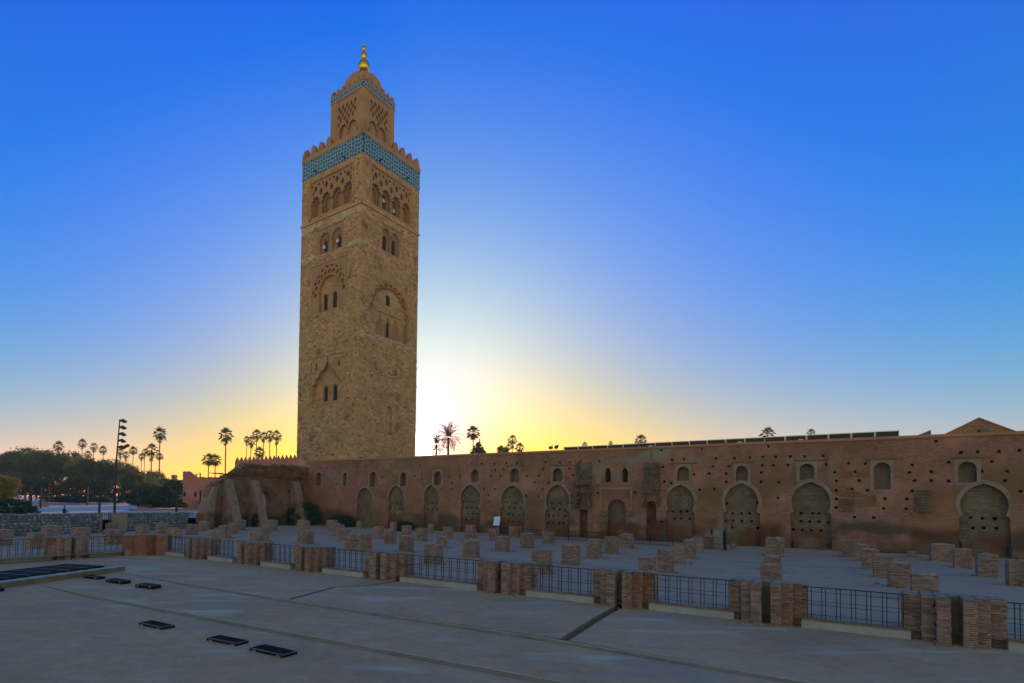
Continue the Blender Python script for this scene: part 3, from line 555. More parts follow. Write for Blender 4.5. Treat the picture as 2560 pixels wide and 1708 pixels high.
body.face([FL(TW,0,0),FL(TW,0,TW),FL(TW,TH1,TW),FL(TW,TH1,0)]); body.face([FR(TW,0,0),FR(TW,0,TW),FR(TW,TH1,TW),FR(TW,TH1,0)]); body.face([FL(0,TH1,0),FL(TW,TH1,0),FL(TW,TH1,TW),FL(0,TH1,TW)])
body.build('shaft', M['tower'], tow)
def panel(name, P, outline, holes, d, dback, m, mback, par=tow):
    q = MB(); face_open(q, P, outline, [(h, dback) for h in holes], d); o = q.build(name, m, par)
    if mback:
        xs = [p[0] for p in outline]; zs = [p[1] for p in outline]; q = MB(); q.face([P(x, z, dback) for x, z in rect(min(xs), max(xs), min(zs), max(zs))]); q.build('recess_back', mback, o)
    return o
def opening(P, poly, d, par=tow, name='window'):
    q = MB(); q.face([P(x, z, d) for x, z in poly]); return q.build(name, M['dark'], par)
def rib(P, pts, wdt, d0, d1, name, m, par=tow, tone=.5):   # flat band following a 2D line
    q = MB(); n = len(pts); L1 = []; L2 = []
    for i, (x, z) in enumerate(pts):
        x0, z0 = pts[max(i-1, 0)]; x1, z1 = pts[min(i+1, n-1)]; dx, dz = x1-x0, z1-z0; ln = math.hypot(dx, dz) or 1; L1.append((x-dz/ln*wdt/2, z+dx/ln*wdt/2)); L2.append((x+dz/ln*wdt/2, z-dx/ln*wdt/2))
    vs = [P(x, z, d) for d in (d0, d1) for x, z in L1+L2]; fs = []
    for i in range(n-1): fs += [(i, i+1, n+i+1, n+i), (i, i+1, 2*n+i+1, 2*n+i), (n+i, n+i+1, 3*n+i+1, 3*n+i)]
    q.mesh(vs, fs, tone); return q.build(name, m, par)
for key, P in (('L', FL), ('R', FR)):
    # crowning arcade: deep back wall, lobed arches, two tiers of interlacing mesh above
    q = MB(); hb = []
    for i, c in enumerate(cx4):
        dark = key == 'R' and i in (1, 2); hb.append((rarch(c, .95 if dark else 1.05, 46.9 if dark else 46.5, 48.95), 1.6 if dark else .82))
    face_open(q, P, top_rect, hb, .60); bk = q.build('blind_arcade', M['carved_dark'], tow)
    for i, (poly, dd) in enumerate(hb):
        if dd > 1: opening(P, poly, 1.55)
        else:
            q = MB(); q.face([P(x, z, .81) for x, z in poly]); q.build('arcade_back', M['red'], bk)
    ho = [lobed(c, 1.78, 46.4, 47.9, 49.45, 7, .42) for c in cx4]
    for c in (4.1, 6.4, 8.7): ho.append(diamond(c, 50.0, .78, 1.35))
    for c in (2.45, 10.35): ho.append(diamond(c, 50.1, .42, 1.1))
    for c in cx4: ho.append(diamond(c, 50.72, .86, 1.15)); 
    for c in cx4: ho.append(lobed(c-.72, .34, 51.0, 51.1, 51.45, 3, .3)); ho.append(lobed(c+.72, .34, 51.0, 51.1, 51.45, 3, .3))
    q = MB(); face_open(q, P, rect(2.02, 10.78, 46.27, 51.73), [(h, .45) for h in ho], .12); q.build('arcade_tracery', M['carved'], tow)
    for c in (1.85, 4.1, 6.4, 8.7, 10.95):
        if 2 < c < 10.8:
            q = MB(); q.lathe(P(c, 46.3, .09), [(.10,0),(.10,1.3),(.16,1.45),(.2,1.6)], 8); q.build('colonnette', M['carved'], tow)
    for pts in ([(2.0,51.95),(10.8,51.95)], [(1.7,46.1),(1.7,52.0)], [(11.1,46.1),(11.1,52.0)]): rib(P, pts, .16, -.05, .02, 'moulding', M['carved'])
    # string course
    q = MB(); s = -.16
    while s < TW+.16: l_ = min(U(.5,1.0), TW+.16-s); q.box(P(s, 45.45+U(0,.01), -.16), (T2 if key == 'L' else T1)*(l_-.01), (T1 if key == 'L' else T2)*.2, UP*.34, U(.5,1)); s += l_
    q.build('string_course', M['masonry'], tow)
    if key == 'L':
        # twin horseshoe windows under stepped lobed arches
        ho = [lobed(c, 2.1, 40.3, 41.9, 43.3, 11, .38) for c in (7.52, 4.95)]
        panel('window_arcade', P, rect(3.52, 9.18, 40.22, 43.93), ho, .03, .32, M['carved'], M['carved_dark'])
        for c in (7.5, 4.62):
            rib(P, rarch(c, 1.15, 40.25, 42.55, 10)[1:], .16, .14, .34, 'window_arch', M['carved']); opening(P, rarch(c, .62, 40.3, 42.2), .31)
        rib(P, [(3.3,44.05),(9.4,44.05)], .16, -.06, .02, 'moulding', M['carved'])
        # great interlaced arch with a twin window
        ho = []
        for k in range(11):
            an = math.pi*(.5+k)/11; ho.append(diamond(6.3+3.05*math.cos(an), 33.6+3.7*math.sin(an)**.9, .85, .95))
        for k in range(10):
            an = math.pi*(1+k)/11; ho.append(lobed(6.3+3.62*math.cos(an), .42, 33.6+4.5*math.sin(an)-.2, 33.6+4.5*math.sin(an)-.1, 33.6+4.5*math.sin(an)+.25, 3, .3))
        ho = [h for h in ho if all(2.7 < x < 10.15 and 31.6 < z < 38.6 for x, z in h)]
        ho.append(lobed(6.3, 4.3, 31.65, 34.0, 36.6, 15, .25))
        panel('great_arch', P, rect(2.67, 10.18, 31.57, 38.68), ho, -.02, .34, M['carved'], M['tower'])
        rib(P, [(6.3+2.45*math.cos(math.pi*k/20), 33.9+2.9*math.sin(math.pi*k/20)) for k in range(21)], .13, -.08, .0, 'moulding', M['carved'])
        rib(P, [(6.3+3.8*math.cos(math.pi*k/24), 33.4+4.95*math.sin(math.pi*k/24)) for k in range(25)], .12, -.08, .0, 'moulding', M['carved'])
        rib(P, [(2.5,38.8),(10.4,38.8)], .16, -.08, .02, 'moulding', M['carved'])
        q = MB(); q.box(P(4.3, 31.6, .1), T2*3.7, T1*.24, UP*2.9); q.build('window_panel', M['tower'], tow)
        for c in (7.05, 5.1): opening(P, rarch(c, .72, 31.7, 34.0), .085); rib(P, rarch(c, .95, 31.7, 34.15, 10)[1:], .10, .0, .1, 'window_arch', M['carved'])
        # lower stepped pointed arch with twin windows
        q = MB(); q.face([P(x, z, .545) for x, z in rect(3.1, 9.7, 17.9, 24.8)]); q.build('recess_back', M['tower'], tow)
        for c in (7.08, 5.1): opening(P, rarch(c, .68, 18.3, 20.5), .53); rib(P, rarch(c, .95, 18.3, 20.7, 10)[1:], .12, .35, .55, 'window_arch', M['carved'])
        rib(P, steps[1:-1], .12, -.10, .02, 'stepped_arch_shade_line', M['carved_dark'])  # rib in the darkened stone colour, drawing the undercut's shadow line
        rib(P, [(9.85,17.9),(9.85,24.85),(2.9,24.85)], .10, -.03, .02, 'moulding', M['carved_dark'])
        for c, z0, z1 in ((8.75,22.95,23.95),(4.0,23.1,23.98)): opening(P, rarch(c, .42, z0, z1), .45)
    else:
        ho = [lobed(c, 1.75, 40.4, 42.4, 43.7, 5, .34) for c in (5.25, 7.25)]
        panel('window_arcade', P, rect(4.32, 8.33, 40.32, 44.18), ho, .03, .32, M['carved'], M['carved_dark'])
        for c in (5.12, 7.1): opening(P, rarch(c, .72, 40.45, 42.7), .31); rib(P, rarch(c, 1.0, 40.45, 42.85, 10)[1:], .13, .14, .33, 'window_arch', M['carved'])
        rib(P, [(4.2,44.3),(8.5,44.3)], .14, -.06, .02, 'moulding', M['carved'])
        # great lobed arch
        q = MB(); q.face([P(x, z, .335) for x, z in rect(1.9, 10.9, 27.5, 36.2)]); q.build('recess_back', M['tower'], tow)
        rib(P, lobed(6.4, 8.5, 27.6, 30.6, 35.9, 11, .32)[1:], .16, -.06, .03, 'lobed_arch', M['carved']); rib(P, lobed(6.4, 7.3, 27.6, 30.6, 35.0, 15, .45)[1:], .14, .12, .34, 'lobed_arch', M['carved_dark'])
        opening(P, rarch(6.15, .85, 32.6, 34.2), .325)
        for i, c in enumerate((4.4, 6.15, 8.0)):
            pts = [(c-.6,27.9),(c-.6,29.3),(c-.68,29.5),(c-.5,29.9),(c-.2,30.2),(c,30.9),(c+.2,30.2),(c+.5,29.9),(c+.68,29.5),(c+.6,29.3),(c+.6,27.9)]; rib(P, pts, .14, .18, .34, 'pointed_arch', M['carved'])
            if i == 1: opening(P, rarch(c, .62, 27.95, 30.1), .325)
            else: q = MB(); q.face([P(x, z, .325) for x, z in rarch(c, .7, 27.95, 30.0)]); q.build('blind_window', M['red'], tow)
        rib(P, [(3.4,31.35),(9.3,31.35)], .12, .2, .34, 'moulding', M['carved']); rib(P, [(2.9,27.55),(10.2,27.55)], .18, -.04, .05, 'sill', M['pale'])
        rib(P, [(5.0,36.5),(11.0,36.5),(11.0,29.5)], .10, -.03, .02, 'moulding', M['carved'])
        for a, b, z0, z1 in ((2.9,3.0,37.9,39.0),(5.62,5.75,24.3,25.4),(10.0,10.12,20.7,22.1)): opening(P, rect(a, b, z0, z1), .39, name='slit')
        q = MB(); q.face([P(x, z, .39) for x, z in rarch(6.45, 1.5, 13.5, 17.8)]); q.build('blind_door', M['tower'], tow)
# coursed sandstone blocks standing a little proud, every one with its own tone
random.seed(21)
def busy(key, s, z):
    for poly, dd in base_holes[key]:
        xs = [p[0] for p in poly]; zs = [p[1] for p in poly]
        if min(xs)-.25 < s < max(xs)+.25 and min(zs)-.25 < z < max(zs)+.25:
            if poly is top_rect or len(poly) == 4 or inside((s, z), poly) or dd > .2: return True
            if any(math.hypot(s-px, z-pz) < .4 for px, pz in poly): return True
    return 45.2 < z < 46.0 or z > 52.2
q = MB(); stones = []
for key, P, D, I in (('L', FL, T2, T1), ('R', FR, T1, T2)):
    z = 7.0
    while z < 52.4:
        h = U(.24,.46); s = .02 if key == 'L' else .02
        while s < TW-.05:
            l_ = min(U(.28,.95), TW-.02-s)
            c = s+l_/2
            if not busy(key, c, z+h/2) and not busy(key, s+.05, z+h/2) and not busy(key, s+l_-.05, z+h/2) and rnd() > .06:
                lightb = 1 if (46 < z+h < 46.5 or 44.0 < z < 45.4 or (39.6 < z < 40.3) or (z > 26.6 and z < 27.6 and key == 'R')) else 0
                tn = min(1, U(.15,.75)+(.45 if lightb and rnd() < .55 else 0)+(.3 if rnd() < .05 else 0)-(.3 if rnd() < .05 else 0)); tn = max(0, tn)
                dp = U(.005,.05) if rnd() > .08 else U(.05,.10)
                big = l_*h
                if ((lightb and rnd() < .75) or (s < .03 and rnd() < .6) or big > .38) and len(stones) < 296: stones.append((P(s+.008, z+.008, -dp), D*(l_-.016), I*(dp+.02), UP*(h-.016), tn, lightb and rnd() < .7))
                else: q.box(P(s+.008, z+.008, -dp), D*(l_-.016), I*(dp+.02), UP*(h-.016), tn)
            s += l_
        z += h
q.build('masonry', M['masonry'], tow, kind='stuff')
for st in stones:
    q = MB(); q.box(*st[:5]); q.build('stone', M['pale'] if st[5] else M['masonry'], tow)
q = MB()
for key, P, D, I in (('L', FL, T2, T1), ('R', FR, T1, T2)):
    for k in range(620):
        s, z = U(.2, TW-.3), U(10, 52.2)
        if busy(key, s, z): continue
        a, b = U(.05,.2), U(.04,.13); n = 6; q.face([P(s+a*math.cos(2*math.pi*i/n)*U(.7,1.1), z+b*math.sin(2*math.pi*i/n)*U(.7,1.1), -.108) for i in range(n)])  # flat dark patches: the shade inside eroded holes, painted on the face
q.build('weathered_pit_shade', M['pit_shade'], tow, kind='stuff')
# faience band, parapet and merlons
BT, BB = 55.41, 52.75
for P, D, I, nm in ((FL, T2, T1, 'L'), (FR, T1, T2, 'R')):
    q = MB(); q.box(P(-.05 if nm == 'L' else -.049, BB, -.05), D*(TW+.1), I*.3, UP*(BT-BB)); q.build('tile_band', M['tiles'], tow)
    q = MB(); q.box(P(-.12, BT+.003, -.12 if nm == 'L' else -.118), D*(TW+.24), I*.6, UP*.72); q.build('parapet', M['lantern'], tow)
    for c in (3.4, 9.4):
        q = MB(); q.tube([P(c, 53.1, .1), P(c, 53.02, -.75)], .10, 8); q.build('water_spout', M['iron'], tow)
q = MB(); q.face([FL(0,BT+.5,0),FL(TW,BT+.5,0),FL(TW,BT+.5,TW),FL(0,BT+.5,TW)]); q.build('terrace', M['lantern'], tow)
def merlon_mesh(w, h, th):
    pr = [(.5,0),(.5,.30),(.44,.30),(.44,.42),(.39,.42),(.39,.54),(.34,.54),(.34,.66),(.30,.66),(.28,.80),(.2,.92),(.09,.985),(0,1)]
    poly = [(x*w, z*h) for x, z in pr]+[(-x*w, z*h) for x, z in reversed(pr[:-1])]; q = MB()
    q.prism(poly, lambda x, z, d: Vector((x, d, z)), -th/2, th/2); o = q.build('merlon', M['merlon']); m = o.data; bpy.data.objects.remove(o); return m
mm1, mm2 = merlon_mesh(1.34, 1.65, .55), merlon_mesh(.85, 1.0, .4)
ang2 = math.atan2(T2.y, T2.x); ang1 = math.atan2(T1.y, T1.x)
def merlons(P0, z, W_, n, mesh, ins):
    st = (W_-2*ins)/(n-1)
    for side in range(4):
        for k in range(n-1):
            a = ins+st*k
            p = [P0+T2*a+T1*ins, P0+T2*(W_-ins)+T1*a, P0+T2*(W_-a)+T1*(W_-ins), P0+T2*ins+T1*(W_-a)][side]
            inst('merlon', mesh, tow, p+UP*z-tow.location, (0, 0, ang2 if side % 2 == 0 else ang1), (1, 1, U(.96,1.04)))
merlons(TC, BT+.72, TW, 8, mm1, .42)
# lantern
LWd = 7.0; LC = TC+(T1+T2)*(6.4-LWd/2); LT, LB = FRM = (66.15, 65.3)
PL, PR_ = frame(LC, T2, T1), frame(LC, T1, T2)
for key, P, D, I in (('L', PL, T2, T1), ('R', PR_, T1, T2)):
    pr = rect(1.35, 5.65, 56.0, 64.9); ho = []
    arc = [(2.3, 57.2), (4.25, 57.2)]
    for c, z0 in arc: ho.append((lobed(c, 1.6, 56.5, 59.6, 61.0, 9, .4)))
    for r_ in range(6):
        zc = 61.35+r_*.62
        for k in range(5 if r_ % 2 == 0 else 4):
            c = 3.5+(k-(2 if r_ % 2 == 0 else 1.5))*.86
            if zc < 61.6 and min(abs(c-2.3), abs(c-4.25)) < .55: continue
            if zc+.5 > 64.8: continue
            ho.append(diamond(c, zc, .62, 1.02))
    for c in (3.28,): ho.append(diamond(c, 60.9, .4, .9))
    q = MB(); face_open(q, P, rect(0, LWd, 55.5, LB+.02), [(pr, .45)]); q.build('lantern_wall', M['lantern'], tow)
    q = MB(); face_open(q, P, rect(1.37, 5.63, 56.02, 64.88), [(h, .3) for h in ho], .05); tr = q.build('lantern_tracery', M['carved'], tow)
    q = MB(); q.face([P(x, z, .44) for x, z in pr]); q.build('recess_back', M['red'], tow)
    for c, z0 in arc:
        rib(P, lobed(c, 1.1, 56.5, 59.3, 60.6, 7, .4)[1:], .14, .22, .42, 'window_arch', M['carved']); opening(P, rarch(c, .7, 56.5, 60.35), .40)
    rib(P, [(1.1,55.6),(1.1,65.0),(5.9,65.0),(5.9,55.6)], .09, -.03, .02, 'moulding', M['carved'])
    q = MB(); q.box(P(-.06, LB, -.06 if key == 'L' else -.058), D*(LWd+.12), I*.3, UP*(LT-LB)); q.build('tile_band', M['tiles'], tow)
    q = MB(); q.box(P(-.10, LB-.16, -.10 if key == 'L' else -.098), D*(LWd+.2), I*.3, UP*.157); q.build('moulding', M['lantern'], tow)
    q = MB(); q.box(P(-.10, LT+.002, -.10 if key == 'L' else -.098), D*(LWd+.2), I*.4, UP*.16); q.build('parapet', M['lantern'], tow)
q = MB(); q.face([PL(LWd,55.5,0),PL(LWd,55.5,LWd),PL(LWd,LT,LWd),PL(LWd,LT,0)]); q.face([PR_(LWd,55.5,0),PR_(LWd,55.5,LWd),PR_(LWd,LT,LWd),PR_(LWd,LT,0)]); q.face([PL(0,LT,0),PL(LWd,LT,0),PL(LWd,LT,LWd),PL(0,LT,LWd)]); q.build('lantern_wall', M['lantern'], tow)
merlons(LC, LT+.16, LWd, 7, mm2, .3)
CC = TC+(T1+T2)*6.4
q = MB(); q.lathe(CC, [(2.85,66.1),(2.9,66.9)]+[(2.95*math.cos(a)**.75, 67.0+3.3*math.sin(a)) for a in [i*math.pi/2/12 for i in range(12)]]+[(.02,70.3)], 96, 16, .16); q.build('ribbed_dome', M['lantern'], tow, smooth=True)
q = MB(); q.lathe(CC, [(.62,69.9),(.46,70.4),(.34,70.8),(.26,71.1)], 20); q.build('dome_neck', M['lantern'], tow, smooth=True)
for r_, z0, z1 in ((.94,70.85,72.75),(.52,72.85,74.15),(.34,74.25,75.1),(.19,75.15,75.62)):
    q = MB(); n = 14; q.lathe(CC, [(max(.02, r_*math.sin(math.pi*i/n)**.8), (z0+z1)/2-(z1-z0)/2*math.cos(math.pi*i/n)) for i in range(n+1)], 28); q.build('gilded_globe', M['gold'], tow, smooth=True)
q = MB(); q.tube([CC+UP*70.8, CC+UP*75.6, CC+UP*76.15], [.12,.07,.01], 8); q.build('finial_rod', M['gold'], tow)
# white loudspeakers in the openings
for P, D, I, s, z, d, lb in ((FR, T1, T2, 5.25, 48.15, .75, 'white round loudspeaker in the upper left arcade opening of the right tower face'), (FR, T1, T2, 7.55, 47.55, .75, 'white round loudspeaker in the upper right arcade opening of the right tower face'),
                         (FL, T2, T1, 7.5, 41.15, .0, 'white round loudspeaker in the left window of the upper pair on the left tower face'), (FL, T2, T1, 4.62, 41.35, .0, 'white round loudspeaker in the right window of the upper pair on the left tower face')):
    base = P(s, z, d); t_ = thing('loudspeaker', lb, 'loudspeaker', tuple(base), 'loudspeakers on the minaret'); q = MB(); n = 18; vs = []; prof = [(.06,.30),(.09,.12),(.17,-.0),(.29,-.10)]
    for r_, dd in prof: vs += [base+D*math.cos(2*math.pi*k/n)*r_+UP*math.sin(2*math.pi*k/n)*r_+I*dd for k in range(n)]
    q.mesh(vs, [(i*n+k, i*n+(k+1) % n, (i+1)*n+(k+1) % n, (i+1)*n+k) for i in range(3) for k in range(n)]); q.build('horn', M['white'], t_)
    q = MB(); q.box(base+I*.28-D*.1-UP*.1, D*.2, I*.25, UP*.2); q.build('driver', M['steel'], t_)
    q = MB(); q.tube([base+I*.35-UP*.1, base+I*.35-UP*.7], .03, 6); q.build('bracket', M['iron'], t_)
# ================================================================== RUINED ARCADE
PRU = frame(RO, -WN, -WD)       # s along towards the camera, depth away from the court
ru = thing('ruined_arcade', 'ruined brown earth wall with three sloping buttresses left of the minaret', 'ruin', tuple(RO))
top = [(0.03,8.45),(.9,8.62),(1.5,8.45),(2.09,8.68),(2.7,8.6),(3.4,8.72),(4.1,8.5),(4.64,8.70),(5.3,8.45),(6.1,8.55),(6.8,8.35),(7.47,8.42),(8.3,8.3),(9.0,8.5),(9.55,8.42),(10.3,8.5),(11.16,8.38),(11.6,8.05),(11.93,8.1),(12.5,7.6),(13.23,7.12),(13.9,6.85),(14.69,6.42),(15.2,6.0),(15.75,5.85),(16.2,5.5),(16.44,5.3),(16.62,4.6),(16.75,4.2),(16.85,3.2),(16.92,2.3),(17.05,.2)]
arch = [(6.9,.25),(8.5,.25),(8.5,2.6),(8.6,3.3),(8.45,4.1),(8.1,4.65),(7.72,4.9),(7.3,4.65),(6.95,4.1),(6.8,3.3),(6.9,2.6)]
q = MB(); face_open(q, PRU, [(0.02,.2)]+top, [(arch, 1.0)]); 
q.mesh([PRU(x, z, d) for d in (0, 1.0) for x, z in top], [(k, k+1, len(top)+k+1, len(top)+k) for k in range(len(top)-1)])
q2 = MB(); face_open(q, PRU, [(0.02,.2)]+top, [(arch, 1.0)], 1.0)
q.build('earth_wall', M['ruin'], ru)
random.seed(5)     # overhanging eroded earth head
q = MB(); lo_ = []; hi_ = []
for s, z in top[:24]: lo_.append((s, min(6.9+.12*math.sin(s*1.7)+U(-.05,.05), z-.25))); hi_.append((s, z+.02))
for k in range(len(lo_)-1):
    d0, d1 = .42+U(-.06,.06), .42+U(-.06,.06); a0, a1, b0, b1 = lo_[k], lo_[k+1], hi_[k], hi_[k+1]
    P_ = PRU; q.face([P_(*a0,-.16),P_(*a1,-.16),P_(b1[0],(b1[1]+a1[1])/2,-.22),P_(b0[0],(b0[1]+a0[1])/2,-.22)]); q.face([P_(b0[0],(b0[1]+a0[1])/2,-.22),P_(b1[0],(b1[1]+a1[1])/2,-.22),P_(*b1,-.12),P_(*b0,-.12)])
    q.face([P_(*a0,-.16),P_(*a1,-.16),P_(*a1,.05),P_(*a0,.05)]); q.face([P_(*b0,-.12),P_(*b1,-.12),P_(*b1,.9),P_(*b0,.9)])
q.face([PRU(*lo_[-1],-.16),PRU(*hi_[-1],-.12),PRU(*hi_[-1],.2),PRU(*lo_[-1],.2)])
q.build('overhang', M['earth'], ru)
q = MB()       # horizontal lifts of the rammed earth, broken ledges
for k in range(150):
    s = U(.2,15.5); zt = interp([(a, b) for a, b in top], s); z = U(6.8, max(6.9, zt-.2)); q.box(PRU(s, z, -.30), -WN*U(.3,1.6), WD*-.16, UP*U(.03,.12), rnd())
q.build('broken_ledge', M['earth'], ru, kind='stuff')
q = MB()
for k in range(220):
    s = U(.2,16.2); zt = interp([(a, b) for a, b in top], s); r_ = U(.08,.24); q.box(PRU(s, zt-.12, U(-.3,.8)), -WN*r_*U(1,2)+WD*U(-.1,.1), WD*r_+UP*U(-.1,.1), UP*r_*U(.7,1.3), rnd())
q.build('crumbling_top', M['butt'], ru, kind='stuff')
for s, zt in ((14.05,6.27),(9.9,6.28),(2.62,6.4)):      # sloping buttresses
    wB = .62; q = MB(); pr = [(0, .22), (0, zt), (.35, zt), (2.55, .75), (2.75, .22)]
    q.prism(pr, lambda x, z, d: RO-WN*(s+d)+WD*x+UP*z, -wB, wB); q.build('buttress', M['butt'] if s < 14 else M['butt'], ru)
q = MB(); q.prism([(16.5,.22),(15.9,5.3),(16.3,5.2),(16.7,4.2),(17.2,2.4),(17.5,.22)], PRU, -.7, 1.2); q.build('end_pier', M['butt'], ru)
rib(PRU, [(6.3,5.6),(9.2,5.6)], .12, -.06, .02, 'moulding', M['ruin'], ru); rib(PRU, [(9.1,4.2),(9.1,5.3)], .14, -.05, .02, 'moulding', M['ruin'], ru)
for s, z in ((1.2,7.5),(12.3,7.5),(9.9,7.4),(10.2,5.0),(11.3,3.2),(3.6,5.0),(6.0,4.4),(4.9,3.4)):
    q = MB(); q.face([PRU(x, y, -.235 if z > 6.9 else -.01) for x, y in sq(s, z, .13)]); q.build('putlog_hole', M['hole'], ru)
# ================================================================== BRICK PIERS AND RAILINGS
random.seed(11)
def unit_brick(seed):
    random.seed(seed); bm = bmesh.new(); bmesh.ops.create_cube(bm, size=1)
    for v in bm.verts: v.co += Vector((U(-.02,.02), U(-.05,.05), U(-.06,.06)))
    m = bpy.data.meshes.new('brick'); bm.to_mesh(m); bm.free(); m.materials.append(M['brick']); return m
BR = [unit_brick(i) for i in range(6)]
def lay(par, q, o, ax, ay, x0, x1, y0, z0, z1, single, sd, rowh=.064):
    """lay thin bricks along one face: from x0 to x1 on axis ax, front at y0 on axis ay (outward = -ay)"""
    z = z0; row = 0; a = math.atan2(ax.y, ax.x)
    while z < z1-.03:
        x = x0-(.13 if row % 2 else 0)*rnd()
        while x < x1-.03:
            l_ = U(.2,.31); xa, xb = max(x, x0), min(x+l_, x1); x += l_
            if xb-xa < .04 or rnd() < .02: continue
            pr_ = U(.0,.009)*(2.5 if rnd() < .08 else 1); dpt = .10
            c = o+ax*((xa+xb)/2)+ay*(y0-pr_+dpt/2)+UP*(z+rowh/2)
            if single is not None and len(single) < 298:
                ob = inst('brick', BR[int(rnd()*6)], par, c-par.location, (0, 0, a+U(-.02,.02)), (xb-xa-.006, dpt, rowh-.012)); single.append(ob)
            else:
                h = Vector((0, 0, rowh-.014)); q.box(c-ax*(xb-xa-.012)/2-ay*dpt/2-h/2, ax*(xb-xa-.012), ay*dpt, h, rnd())
        z += rowh*U(.97,1.03); row += 1
def pier(o, ax, ay, W_, label, singles, H=1.31, slot=True):
    """compound pier: slab, two setbacks, a pair of pilasters with a dark slot between; o = middle of its front base line"""
    t = thing('brick_pier', label, 'brick pier', tuple(o), 'compound brick piers along the terrace edge'); k = W_/2.2
    steps_ = [(-1.1,-.72,.55),(-.72,-.42,.28),(-.42,-.13,.0),(.13,.42,.0),(.42,.72,.28),(.72,1.1,.55)]
    core = MB(); q = MB(); S1 = [] if singles else None
    for a, b, y in steps_: core.box(o+ax*(a*k+.03)+ay*(y+.05), ax*((b-a)*k-.06), ay*(1.15-y), UP*(H-.02), rnd())
    core.box(o-ax*.13*k+ay*.55, ax*.26*k, ay*.5, UP*(H-.02))
    core.build('core', M['mortar'], t)
    for a, b, y in steps_: lay(t, q, o, ax, ay, a*k, b*k, y, .0, H-.03, S1, 0)
    for i, (a, b, y) in enumerate(steps_):       # returns
        if i in (0, 1): ys_ = (steps_[i+1][2], y); xx = b*k
        elif i == 2: ys_ = (0, .55); xx = b*k
        elif i == 3: ys_ = (0, .55); xx = a*k
        else: ys_ = (steps_[i-1][2], y); xx = a*k
        sgn = 1 if i in (3, 4, 5) else -1
        outx = xx-.0
        # the return shows on the side of the piece that stands further forward
        if i in (0, 1): lay(t, q, o+ax*outx, ay, ax, ys_[0], ys_[1], 0.0, .0, H-.03, S1, 0)
        elif i in (4, 5): lay(t, q, o+ax*outx, ay, -ax, ys_[0], ys_[1], 0.0, .0, H-.03, S1, 0)
        elif i == 2: lay(t, q, o+ax*outx, ay, -ax, ys_[0], ys_[1], 0.0, .0, H-.03, S1, 0)
        else: lay(t, q, o+ax*outx, ay, ax, ys_[0], ys_[1], 0.0, .0, H-.03, S1, 0)
    lay(t, q, o+ax*(-1.1*k), ay, ax, .55, 1.2, 0, 0, H-.03, S1, 0); lay(t, q, o+ax*(1.1*k), ay, -ax, .55, 1.2, 0, 0, H-.03, S1, 0)
    if q.f: q.build('brickwork', M['stump'], t, kind='stuff')
    cp = MB(); n = 0
    for a, b, y in steps_+[(-.13,.13,.55)]:
        z0 = H-.03+n*.0005; n += 1; x0, x1, y0, y1 = a*k+.01, b*k-.01, y+.015, 1.19; g_ = 4; vs = []
        for j in range(g_+1):
            for i in range(g_+1): vs.append(o+ax*(x0+(x1-x0)*i/g_)+ay*(y0+(y1-y0)*j/g_)+UP*(z0+(U(.015,.055) if 0 < i < g_ and 0 < j < g_ else U(.0,.02))))
        cp.mesh(vs, [(j*(g_+1)+i, j*(g_+1)+i+1, (j+1)*(g_+1)+i+1, (j+1)*(g_+1)+i) for j in range(g_) for i in range(g_)], rnd())
    cp.build('cap', M['cap'], t)
    return t
def railing(o, ax, ay, x0, x1, label, grp='black iron railings between the brick piers'):
    t = thing('iron_railing', label, 'railing', tuple(o+ax*(x0+x1)/2), grp); yy = .42
    q = MB(); q.box(o+ax*x0+ay*(yy-.015)+UP*1.235, ax*(x1-x0), ay*.03, UP*.03); q.build('top_rail', M['iron'], t)
    for z in (1.10, .82, .70, .40):
        q = MB(); q.box(o+ax*x0+ay*(yy-.006)+UP*z, ax*(x1-x0), ay*.012, UP*.013); q.build('wire', M['iron'], t)
    n = max(1, round((x1-x0)/.385)); st = (x1-x0)/n
    for i in range(n):
        for dd in (-.052, .052):
            x = x0+st*(i+.5)+dd+U(-.006,.006); q = MB(); q.box(o+ax*(x-.010)+ay*(yy-.010)+UP*U(.27,.31), ax*.020, ay*.020, UP*.95); q.build('bar', M['iron'], t)
def sillwall(o, ax, ay, x0, x1, label):
    t = thing('low_sill', label, 'sill wall', tuple(o+ax*(x0+x1)/2), 'cement sills under the railings')
    q = MB(); q.box(o+ax*x0+ay*.24, ax*(x1-x0), ay*.36, UP*.245); q.build('face', M['sill'], t)
    q = MB(); n = 14; vs = []
    for i in range(n+1):
        for y, z in ((.215,.235),(.23,.27),(.34,.285),(.62,.262)): vs.append(o+ax*(x0+(x1-x0)*i/n)+ay*(y+U(-.012,.012))+UP*(z+U(-.01,.012)))
    q.mesh(vs, [(i*4+j, i*4+j+1, (i+1)*4+j+1, (i+1)*4+j) for i in range(n) for j in range(3)]); q.build('mud_cap', M['mud'], t)
ivs = [(444,517),(572,650),(717,806),(899,1002),(1184,1321),(1477,1634),(1830,2024),(2277,2544)]
cen_ = []
for x0, x1 in ivs:
    v = 1350+(x0-444)*.1; a, b = onl(x0, v, PO, WD)[0], onl(x1, v, PO, WD)[0]; cen_.append(((a+b)/2-.10, b-a))
plab = ['first brick pier right of the terrace corner, brownish with a dark slot', 'second brick pier right of the terrace corner, red stain near its top', 'third brick pier right of the terrace corner, orange stained and grey', 'brick pier left of the widest middle railing, split and orange brown',
        'brick pier just right of the widest middle railing, in front of tall stumps', 'brick pier where the dark floor drain begins, with a deep slot', 'brick pier between the second and third railings from the right edge', 'largest brick pier, nearest the right edge, with deep shadowed slot']
for i, (c, W_) in enumerate(cen_): pier(PO+WD*c-WN*.0, WD, WN, min(2.5, max(2.15, W_)), plab[i], i >= 3)
pier(PO+WD*(23.9), WD, WN, 2.3, 'brick pier at the right edge of the photo beyond the last railing', False)
